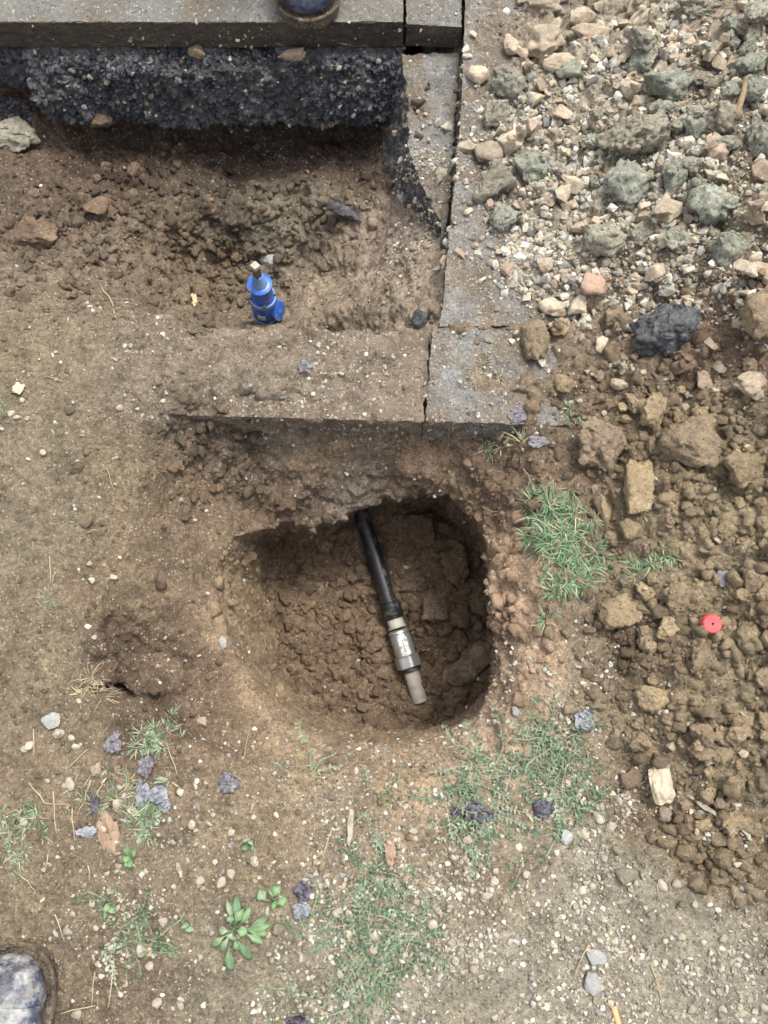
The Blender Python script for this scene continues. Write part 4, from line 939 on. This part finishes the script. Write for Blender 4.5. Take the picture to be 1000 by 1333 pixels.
def splinter(a, b, wpx, lab, mat='drywood'):
    p, q_ = on(*a, .004), on(*b, .004); d = (q_ - p); s_ = d.cross(Vector((0, 0, 1))).normalized() * (wpx / 2 * .00105); n = Vector((0, 0, .0022)); V = []
    for t, wd, bend in ((0, .15, .002), (.10, .8, .001), (.4, 1.05, .0025), (.72, .8, -.002), (.9, .62, .002), (1.0, .1, -.003)):
        c = p + d * t + s_ * bend * 300 * .3; V += [c - s_ * wd - n, c + s_ * wd - n, c + s_ * wd * .8 + n, c - s_ * wd * .8 + n]
    F = [(0, 3, 2, 1)]
    for i in range(5):
        for k in range(4): b_ = 4 * i; F.append((b_ + k, b_ + (k + 1) % 4, b_ + 4 + (k + 1) % 4, b_ + 4 + k))
    F.append((20, 21, 22, 23))
    me = bpy.data.meshes.new('wood_splinter'); me.from_pydata([tuple(v) for v in V], [], F); me.update(); return add('wood_splinter', me, M[mat], label=lab, cat='splinter')
splinter((459, 1052), (454, 1101), 9, 'flat grey-beige wood splinter standing clear on the gravel by the weed mat')
splinter((905, 1042), (934, 1062), 7, 'thicker of two pale wood splinters on the spoil edge')
splinter((912, 1032), (936, 1052), 5, 'thinner of two pale wood splinters on the spoil edge')
splinter((960, 1066), (976, 1094), 8, 'short pale wood chip in the brown spoil')
splinter((232, 1122), (238, 1142), 6, 'short pale wood chip in the weedy soil')
# weathered block in the pit
M['bark'] = earthy('weathered_wood', tuple(lin((172, 152, 128))), tuple(lin((134, 116, 96))), blend=(40, .4, .6), grain=None, amp=.4)
l, n_, d_ = hit(606, 862); me = clod_mesh('wood_block', 777, M['bark'], 5, (.15, .08, .05), .6, .55, 3)
o = put('wood_block', me, l + Vector((0, -.01, .012)), 1, (.15, -.25, math.radians(38)), (.066, .030, .030), label='weathered dark wood block lodged against the pit wall', cat='wood block')

# ------------------------------------------------------------------ leaves
M['leaf_purple'] = plain('purple_leaf', tuple(lin((90, 84, 88))), .5, .4, c2=tuple(lin((122, 120, 122))), sc=70, lohi=(.42, .62), bmp=.5)
M['leaf_dark'] = plain('dark_purple_leaf', tuple(lin((54, 46, 54))), .4, .5, c2=tuple(lin((98, 98, 108))), sc=70, lohi=(.46, .66), bmp=.5)
M['leaf_blue'] = plain('bluish_leaf', tuple(lin((106, 108, 112))), .5, .4, c2=tuple(lin((138, 140, 144))), sc=70, lohi=(.42, .62), bmp=.4)
M['leaf_brown'] = plain('brown_leaf', tuple(lin((142, 118, 98))), .7, .3, c2=tuple(lin((118, 97, 80))), sc=60, bmp=.4)
M['leaf_beige'] = plain('beige_leaf', tuple(lin((200, 176, 144))), .7, .3, c2=tuple(lin((176, 150, 118))), sc=60, bmp=.4)
def crumple(a, b, wpx, hpx, mat, lab, seed, amp_=.75, rot=0, lobes=3):
    r = np.random.default_rng(seed); nr, nt_ = 9, 30; V = []
    for i in range(nr + 1):
        for k in range(nt_):
            t = 2 * math.pi * k / nt_; V.append((i / nr * math.cos(t), i / nr * math.sin(t), 0))
    V = np.array(V); th = np.arctan2(V[:, 1], V[:, 0]); rad = np.hypot(V[:, 0], V[:, 1])
    edge = 1 - .14 * np.abs(np.sin(th * lobes / 2 + seed)) + .06 * np.sin(th * 5 + seed) + .25 * fbm(np.c_[np.cos(th) * 1.5, np.sin(th) * 1.5, np.full(len(th), seed * 1.3)], 2, seed + 9)
    V[:, 0] *= edge; V[:, 1] *= edge
    z = amp_ * (np.abs(fbm(np.c_[V[:, :2] * 1.6, np.full(len(V), seed * .37)], 3, seed)) * 1.6 + .35 * (1 - rad ** 2) + .25 * fbm(np.c_[V[:, :2] * 4, np.full(len(V), seed)], 2, seed + 1))
    V[:, :2] += .4 * np.stack([perlin(V * 3 + seed, seed), perlin(V * 3 - seed, seed + 2)], 1); V[:, 2] = z
    F = []
    for i in range(nr):
        for k in range(nt_):
            p_ = i * nt_ + k; q_ = i * nt_ + (k + 1) % nt_
            F += [(p_, q_ + nt_, q_)] if i == 0 and False else [(p_, p_ + nt_, q_ + nt_), (p_, q_ + nt_, q_)]
    me = mesh_np('dead_leaf', V, np.array(F)); me.materials.append(mat)
    l = on(a, b); d = (l - CAM).dot(Vector((0, SP, -CP))); o = add('dead_leaf', me, label=lab, cat='leaf')
    o.location = l + Vector((0, 0, .001 if amp_ > .3 else .004)); sx, sy = wpx / 2 / FPX * d, hpx / 2 / FPX * d; o.scale = (sx, sy, (sx + sy) / 2); o.rotation_euler = (0, 0, math.radians(rot))
    m = o.modifiers.new('t', 'SOLIDIFY'); m.thickness = .06; m.offset = 0; return o
crumple(149, 968, 26, 29, M['leaf_purple'], 'crumpled purple-grey leaf beside the grass below the pit shelf', 1)
crumple(191, 998, 22, 29, M['leaf_purple'], 'dull crumpled leaf between the grass tuft and two blue-grey leaves', 2)
crumple(186, 1033, 22, 35, M['leaf_blue'], 'long blue-grey crumpled leaf in the weeds', 3)
crumple(206, 1034, 29, 26, M['leaf_blue'], 'wide blue-grey crumpled leaf touching the long one', 4)
crumple(214, 1048, 19, 19, M['leaf_blue'], 'small pale blue leaf scrap by the grass tuft', 14)
crumple(115, 1083, 28, 17, M['leaf_blue'], 'smooth oval blue-grey leaf beside the brown leaf', 5, .3)
crumple(124, 1046, 14, 28, M['leaf_dark'], 'dark shrivelled leaf between dry straws', 6)
crumple(297, 1019, 29, 28, M['leaf_purple'], 'dull purple crumpled leaf alone below the pit rim', 7)
crumple(760, 938, 28, 29, M['leaf_blue'], 'silvery blue crumpled leaf on the gravel by the spoil', 8)
crumple(706, 1052, 28, 24, M['leaf_dark'], 'glossy dark purple leaf at the end of the weed mat', 9)
crumple(622, 1058, 40, 31, M['leaf_dark'], 'shrivelled blackish leaf buried in the weed mat', 10)
crumple(593, 1056, 15, 15, M['leaf_dark'], 'tiny blackish leaf scrap in the weed mat', 15)
crumple(395, 1160, 24, 26, M['leaf_dark'], 'dark maroon crumpled leaf beside the rosette weed', 11)
crumple(392, 1184, 28, 22, M['leaf_blue'], 'bluish crumpled leaf touching the maroon one', 12)
crumple(388, 1330, 35, 17, M['leaf_dark'], 'dark purple leaf in the weeds furthest from the pit', 13)
crumple(700, 575, 31, 17, M['leaf_purple'], 'grey-purple leaf scrap by the kerb end', 16, .4)
crumple(673, 541, 24, 21, M['leaf_purple'], 'grey-purple leaf scrap lying on the kerb', 17, .4)
crumple(940, 752, 19, 24, M['leaf_purple'], 'lilac-grey leaf scrap among brown clods', 18, .4)
crumple(398, 478, 22, 22, M['leaf_purple'], 'grey leaf scrap on the muddy kerb', 19, .3)
crumple(143, 1083, 29, 54, M['leaf_brown'], 'large brown oak-like leaf lying flat', 20, .22, 20, 7)
crumple(25, 507, 17, 17, M['leaf_beige'], 'pale beige leaf scrap on bare soil by the green sprout', 21, .2, 0, 5)
crumple(508, 1108, 15, 36, M['leaf_brown'], 'reddish-brown leaf between the weed mats', 22, .2)
crumple(252, 392, 12, 21, M['leaf_beige'], 'pale leaf scrap on the trench slope', 23, .2)

# ------------------------------------------------------------------ dry straws and roots
M['straw'] = plain('straw', tuple(lin((168, 152, 122))), .8, .2, c2=tuple(lin((140, 125, 98))), sc=40)
def straw(pts, r_=.0009, lab='dry straw lying on the weedy soil', grp='dry straws on the soil', name='dry_straw', cat='straw', lift=.003, mat='straw'):
    P_ = [on(a, b, lift) for a, b in pts]; out = []
    for i in range(len(P_) - 1):
        for t in (0, .34, .67): out.append(P_[i].lerp(P_[i + 1], t) + Vector((rnd.uniform(-1, 1), rnd.uniform(-1, 1), rnd.uniform(0, 1))) * .0012)
    out.append(P_[-1]); n = len(out)
    return tube(name, out, [r_ * (1 - .5 * i / n) for i in range(n)], M[mat], None, 5, label=lab, cat=cat, group=grp)
straw([(131, 372), (147, 395), (152, 415), (146, 432)], .0013, 'pale curved root hanging over the trench edge', None, 'root', 'root')
for pts in ([(45, 950), (45, 986)], [(40, 1018), (60, 1044), (96, 1049)], [(119, 1014), (112, 1040), (103, 1060)], [(95, 1052), (98, 1095)], [(64, 1110), (60, 1135)], [(30, 1140), (48, 1160)], [(72, 1190), (85, 1225)], [(125, 1265), (120, 1310)],
            [(80, 1318), (125, 1308)], [(218, 968), (232, 1010)], [(150, 1245), (142, 1310)], [(90, 1000), (115, 975)], [(70, 1030), (75, 1085)], [(116, 1125), (118, 1150)]): straw(pts)
for pts in ([(846, 1255), (858, 1290), (864, 1322)], [(924, 1232), (920, 1262)], [(765, 1228), (745, 1275)], [(855, 1150), (858, 1172)], [(535, 1222), (525, 1250)], [(433, 1075), (420, 1120)]): straw(pts, .0008, 'thin dry stalk lying on the trodden gravel', 'dry stalks on the gravel')
for pts in ([(66, 725), (67, 760)], [(73, 745), (68, 762)], [(112, 695), (128, 690)], [(60, 490), (85, 498)], [(150, 640), (140, 610)], [(330, 925), (345, 900)], [(318, 985), (326, 950)]): straw(pts, .0007, 'thin dry stalk on the bare soil around the pit', 'dry stalks around the pit')
for pts in ([(585, 575), (584, 560), (592, 552)], [(600, 570), (608, 562), (612, 572)], [(640, 590), (665, 572), (700, 570)], [(625, 660), (645, 668), (655, 665)], [(680, 610), (690, 625), (684, 640)], [(650, 585), (672, 580)], [(556, 575), (560, 590), (570, 600)]): straw(pts, .0007, 'thin pale root hanging from the pit edge below the kerb', 'roots below the kerb', 'root', 'root')

# ------------------------------------------------------------------ grass and weeds
def leafmat(name, rough=.55):
    m, nt, bs = new_mat(name); c = nt.nodes.new('ShaderNodeAttribute'); c.attribute_name = 'col'
    nt.links.new(mix(nt, c.outputs['Color'], ramp(nt, noise(nt, 60, 3), [(.3, .75), (.7, 1.25)]), 1.0, 'MULTIPLY'), bs.inputs['Base Color'])
    bs.inputs['Roughness'].default_value = rough; bs.inputs['Specular IOR Level'].default_value = .35; return m
M['grass'] = leafmat('grass'); M['weed'] = leafmat('weed')
GCOL = [lin((108, 126, 96)), lin((90, 112, 84)), lin((122, 134, 110)), lin((80, 102, 76)), lin((136, 138, 114))]
BRIGHT = [lin((92, 120, 82)), lin((74, 104, 72)), lin((108, 130, 98)), lin((66, 94, 66)), lin((128, 136, 104))]
def blades(discs, n, l0, l1, wd, label, name='grass', cols=GCOL, dry=.12, seed=1, flatten=.5):
    """curved blades rooted in soft discs (px, py, radius px)"""
    r = np.random.default_rng(seed); V, T, C = [], [], []
    wsum = np.array([d[2] ** 2 for d in discs], float); wsum /= wsum.sum()
    crown, left_, caz, cs = None, 0, 0, 1
    for _ in range(n):
        if left_ <= 0:
            dx, dy, dr = discs[r.choice(len(discs), p=wsum)]; a, rr = r.uniform(0, 6.283), dr * math.sqrt(r.random()) * (1 + .3 * r.normal())
            crown = hit(dx + rr * math.cos(a), dy + rr * math.sin(a))[0]; left_ = int(r.integers(4, 26)); caz = r.uniform(0, 6.283); cs = r.uniform(.6, 1.25)
        left_ -= 1
        if crown is None: continue
        az = caz + r.normal(0, 1.3); rr = abs(r.normal(0, .0035)); h = crown + Vector((math.cos(az) * rr, math.sin(az) * rr, 0))
        L = r.uniform(l0, l1) * cs * r.uniform(.7, 1.15); el = r.uniform(.35, 1.45) * (1 - flatten * .35); w_ = wd * r.uniform(.6, 1.2)
        d = np.array([math.cos(az), math.sin(az)]); s_ = np.array([-d[1], d[0], 0.0]); p = np.array(h) - (0, 0, .002); c = cols[r.integers(len(cols))] * r.uniform(.75, 1.25)
        if r.random() < dry: c = lin((162, 148, 116)) * r.uniform(.7, 1.1)
        b0 = len(V); steps = 4
        for k in range(steps):
            ww = w_ * (1, .95, .65, .12)[k]; V += [p - s_ * ww, p + s_ * ww]; C += [c, c]
            p = p + L / (steps - 1) * np.array([d[0] * math.cos(el), d[1] * math.cos(el), math.sin(el)]); el -= r.uniform(.3, .6); 
        for k in range(steps - 1): b = b0 + 2 * k; T += [(b, b + 1, b + 3), (b, b + 3, b + 2)]
    me = mesh_np(name, np.array(V), np.array(T), np.array(C)); return add(name, me, M['grass'], label=label, kind='stuff')
blades([(722, 650, 22), (735, 690, 40), (745, 730, 42), (728, 770, 26), (705, 690, 22), (760, 745, 22), (715, 810, 12)], 1700, 0.0112, 0.0330, 0.00079, 'green grass tuft between pit edge and brown clods', seed=21, dry=.06, cols=BRIGHT)
blades([(850, 735, 24), (835, 748, 16), (870, 722, 14)], 285, 0.0099, 0.0238, 0.00079, 'small grass tuft poking out of the spoil bank', seed=22, dry=.06, cols=BRIGHT)
blades([(746, 541, 14), (735, 545, 8)], 114, 0.0074, 0.0158, 0.00079, 'bright green sprout by the kerb end', seed=23)
blades([(660, 568, 20), (645, 580, 14)], 171, 0.0124, 0.0297, 0.00058, 'wiry grass hanging over the pit at the kerb end', seed=24, dry=.4)
blades([(215, 955, 20), (200, 970, 20), (178, 970, 12)], 399, 0.0093, 0.0211, 0.00079, 'grass tuft below the pit shelf', seed=25)
blades([(150, 1030, 32), (120, 1025, 18), (165, 1050, 16)], 323, 0.0087, 0.0238, 0.00072, 'loose grass among the purple leaves', seed=26, dry=.3)
blades([(185, 1075, 20), (198, 1060, 16), (225, 1020, 12)], 247, 0.0099, 0.0238, 0.00108, 'broad-bladed green tuft beside the brown leaf', seed=27, dry=.08)
blades([(15, 1085, 28), (45, 1070, 18), (10, 1110, 22)], 494, 0.0087, 0.0224, 0.00079, 'low green grass at the edge beside the boot', seed=28)
blades([(8, 525, 16), (18, 532, 8)], 114, 0.0062, 0.0132, 0.00079, 'green sprout on the bare soil by the beige leaf', seed=29, dry=0)
blades([(120, 890, 14), (140, 905, 14), (108, 905, 12)], 133, 0.0155, 0.0330, 0.00058, 'bleached dry grass tuft at the shelf step', seed=30, dry=1.0)
blades([(432, 770, 16)], 57, 0.0124, 0.0231, 0.00050, 'dry grass scrap on the pit floor', seed=31, dry=.8)
blades([(610, 452, 30), (650, 470, 26), (625, 480, 24)], 323, 0.0050, 0.0145, 0.00065, 'sparse dusty grass in the kerb joint', seed=32, dry=.3)
blades([(70, 780, 8), (62, 800, 8)], 45, 0.0074, 0.0198, 0.00058, 'thin green grass wisp on the bare soil', seed=33, dry=.2)
blades([(845, 660, 14), (830, 800, 22), (860, 795, 12)], 114, 0.0062, 0.0132, 0.00072, 'dusty grass blades half buried in spoil', seed=34, dry=.3)
def knot(discs, nst, label, seed, l0=.03, l1=.075, leaf=.0058, cols=None):
    """low mat of wiry stems with small leaves"""
    cols = cols or [lin((72, 94, 68)), lin((90, 110, 84)), lin((62, 86, 62)), lin((112, 122, 102))]
    r = np.random.default_rng(seed); V, T, C = [], [], []; wsum = np.array([d[2] ** 2 for d in discs], float); wsum /= wsum.sum()
    h, left_, caz = None, 0, 0
    for _ in range(int(nst * 1.5)):
        if left_ <= 0:
            dx, dy, dr = discs[r.choice(len(discs), p=wsum)]; a, rr = r.uniform(0, 6.283), dr * math.sqrt(r.random())
            h = hit(dx + rr * math.cos(a), dy + rr * math.sin(a))[0]; left_ = int(r.integers(4, 11)); caz = r.uniform(0, 6.283)
        left_ -= 1
        if h is None: continue
        az = caz + left_ * .9 + r.normal(0, .3); L = r.uniform(l0, l1); n = int(L / .0055); p = np.array(h) + (0, 0, .001); base = cols[r.integers(len(cols))] * r.uniform(.75, 1.2); zg = h.z
        stemc = lin((128, 118, 92)) * r.uniform(.8, 1.2)
        for k in range(n):
            az += r.normal(0, .22); d = np.array([math.cos(az), math.sin(az), r.normal(0, .25)]); s_ = np.array([-math.sin(az), math.cos(az), 0]); q_ = p + d * .0055; q_[2] = min(max(q_[2], zg + .001), zg + .014)
            b = len(V); V += [p - s_ * .0006, p + s_ * .0006, q_ + s_ * .0006, q_ - s_ * .0006]; C += [stemc] * 4; T += [(b, b + 1, b + 2), (b, b + 2, b + 3)]
            for sg in (-1, 1):
                if r.random() < .8:
                    la = az + sg * r.uniform(.5, 1.3); ld = np.array([math.cos(la), math.sin(la), r.uniform(.05, .7)]); ls = np.array([-math.sin(la), math.cos(la), r.normal(0, .3)]); lf = leaf * r.uniform(.6, 1.4); c = base * r.uniform(.85, 1.2)
                    b = len(V); V += [q_, q_ + ld * lf * .5 + ls * lf * .26, q_ + ld * lf, q_ + ld * lf * .5 - ls * lf * .26]; C += [c] * 4; T += [(b, b + 1, b + 2), (b, b + 2, b + 3)]
            p = q_
    me = mesh_np('ground_cover', np.array(V), np.array(T), np.array(C), smooth=False); return add('ground_cover', me, M['weed'], label=label, kind='stuff')
knot([(640, 1030, 46), (600, 1045, 34), (680, 1020, 34), (565, 1050, 24), (610, 1085, 26), (720, 1010, 24), (700, 1085, 16), (745, 1055, 18)], 95, 'low wiry weed mat below the pit with small grey-green leaves', 41)
knot([(490, 1130, 24), (478, 1160, 30), (450, 1180, 28), (430, 1210, 30), (470, 1230, 26)], 38, 'weed mat of small leaves beside the rosette weed', 42)
knot([(545, 1200, 22), (520, 1225, 18), (535, 1175, 12)], 26, 'narrow weed mat on the gravel beyond the leafy patch', 43)
knot([(470, 1290, 36), (440, 1310, 30), (510, 1280, 20), (400, 1290, 22)], 28, 'weed mat furthest from the pit on the gravel', 44)
knot([(730, 960, 26), (738, 995, 20)], 26, 'sparse weed runners on the gravel by the silvery leaf', 45)
knot([(170, 1200, 30), (185, 1225, 22)], 16, 'sparse weed runners in the soil near the boot', 46)
knot([(410, 1000, 14), (490, 1050, 14)], 8, 'tiny weeds on the pit rim', 47)
def leafblade(root, base, tip, wd, col, seed, spoon=True):
    b, t = Vector(base), Vector(tip); d = t - b; s_ = d.cross(Vector((0, 0, 1))).normalized(); n = 8; V, F, C = [], [], []
    r = random.Random(seed); bend = r.uniform(-.18, .18) * d.length
    for i in range(n + 1):
        f = i / n; wv = wd * ((.10 + .90 * math.sin(math.pi * min(1, (f - .45) / .55) ** .85) if f > .45 else .10) if spoon else math.sin(math.pi * f) + .05)
        c = b + d * f + s_ * bend * math.sin(math.pi * f * .7) + Vector((0, 0, .013 * math.sin(math.pi * f * .9) + r.uniform(-.001, .001))); wob = r.uniform(.88, 1.12)
        for j in (-1, -.5, 0, .5, 1): V.append(tuple(c + s_ * wv * j * wob + Vector((0, 0, abs(j) * wv * .25)))); C.append(col * (1.25 if j == 0 else 1) * r.uniform(.92, 1.08))
    for i in range(n):
        for j in range(4): p_ = i * 5 + j; F += [(p_, p_ + 1, p_ + 6), (p_, p_ + 6, p_ + 5)]
    me = mesh_np('leaf', np.array(V), np.array(F), np.array(C)); o = add('leaf', me, M['weed'], root); m = o.modifiers.new('t', 'SOLIDIFY'); m.thickness = .0006; return o
def rosette(cx, cy, tips, wd, label, seed, spoon=True):
    c = on(cx, cy, .002); root = empty('weed_plant', tuple(c), label=label, cat='weed'); r = random.Random(seed)
    for k, (a, b) in enumerate(tips):
        col = np.array(lin(r.choice([(88, 112, 74), (100, 120, 84), (78, 102, 72), (112, 126, 96)]))) * r.uniform(.85, 1.15)
        k_ = r.uniform(.62, .95); a, b = cx + (a - cx) * k_, cy + (b - cy) * k_
        leafblade(root, c + Vector((r.uniform(-.004, .004), r.uniform(-.004, .004), 0)), on(a, b, r.uniform(.002, .009)), wd * r.uniform(.75, 1.15), col, seed * 31 + k, spoon)
    adopt(root)
rosette(306, 1208, [(290, 1152), (302, 1148), (335, 1162), (352, 1182), (274, 1238), (286, 1248), (312, 1278), (334, 1262), (280, 1200), (345, 1232), (362, 1200), (325, 1180), (300, 1180), (318, 1240), (296, 1225), (356, 1218), (330, 1212)],   .0055, 'green rosette weed with spoon-shaped leaves', 61)
rosette(352, 1172, [(372, 1150), (360, 1148), (382, 1160), (338, 1150), (368, 1176)], .0075, 'small light green weed leaning on the maroon leaf', 62)
rosette(146, 1192, [(141, 1172), (152, 1176), (136, 1186)], .006, 'two-leaved green seedling in stony soil', 63)
rosette(247, 1212, [(243, 1194), (252, 1200)], .007, 'single flat green leaf on bare soil', 64)
rosette(325, 1098, [(320, 1085), (332, 1088), (338, 1104), (318, 1110)], .004, 'tiny green seedling on bare earth', 65, False)
rosette(172, 1118, [(170, 1095), (180, 1102), (166, 1130), (178, 1128), (160, 1112)], .004, 'narrow-leaved seedling between pale pebbles', 66, False)

cl_seed = [(60, 290, -.1, 130, 1.6), (250, 260, -.2, 160, 1.4), (430, 240, -.2, 110, 1.0), (450, 800, -.45, 120, 2.0), (580, 800, -.44, 90, 2.2), (900, 700, .05, 130, 2.2), (900, 880, .05, 130, 2.4), (960, 1010, .05, 110, 2.0), (930, 560, .06, 110, 2.0), (270, 580, -.05, 50, 1.5), (850, 480, .04, 80, 1.4), (930, 1100, .03, 70, 1.2)]
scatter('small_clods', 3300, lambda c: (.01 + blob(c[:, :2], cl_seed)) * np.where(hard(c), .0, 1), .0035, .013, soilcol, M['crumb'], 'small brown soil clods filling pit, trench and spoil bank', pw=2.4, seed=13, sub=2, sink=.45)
rb_seed = [(800, 200, .05, 170, 2.4), (930, 100, .1, 150, 2.4), (720, 330, .02, 70, 1.6), (690, 120, .01, 60, 1.6), (960, 300, .1, 110, 1.6), (820, 400, .03, 60, 1.2), (560, 160, -.04, 30, .8)]
scatter('rubble', 9000, lambda c: blob(c[:, :2], rb_seed), .0028, .0105, lambda p, r: palecol(p, r) * 1.12, M['gravel'], 'small pale stone chips between the larger rubble', pw=2.4, seed=14, ang=True, sink=.3)

def tarcol(p, r):
    base = np.array([lin(q) for q in ((58, 59, 64), (50, 51, 56), (80, 81, 86), (108, 109, 112), (66, 67, 73), (150, 146, 136), (116, 102, 86))]); w_ = np.array((.24, .22, .18, .06, .2, .02, .08))
    return base[r.choice(len(base), len(p), p=w_ / w_.sum())] * r.uniform(.75, 1.25, (len(p), 1))
M['tar'] = earthy('tarred_stone', 'attr', grain=None, amp=.35, rough=.5, spec=.5, bmp=(.5, .8))
scatter('tarred_chips', 3000, lambda c: ((c[:, 1] > 1.085) & (c[:, 1] < Y0 - .004) & (c[:, 2] > -.185) & (c[:, 2] < -.054) & (c[:, 0] < .035)) * 1.0, .002, .0068, tarcol, M['tar'], 'black tarred stone chips in the broken asphalt edge', pw=1.6, seed=15, ang=True, sink=.35)
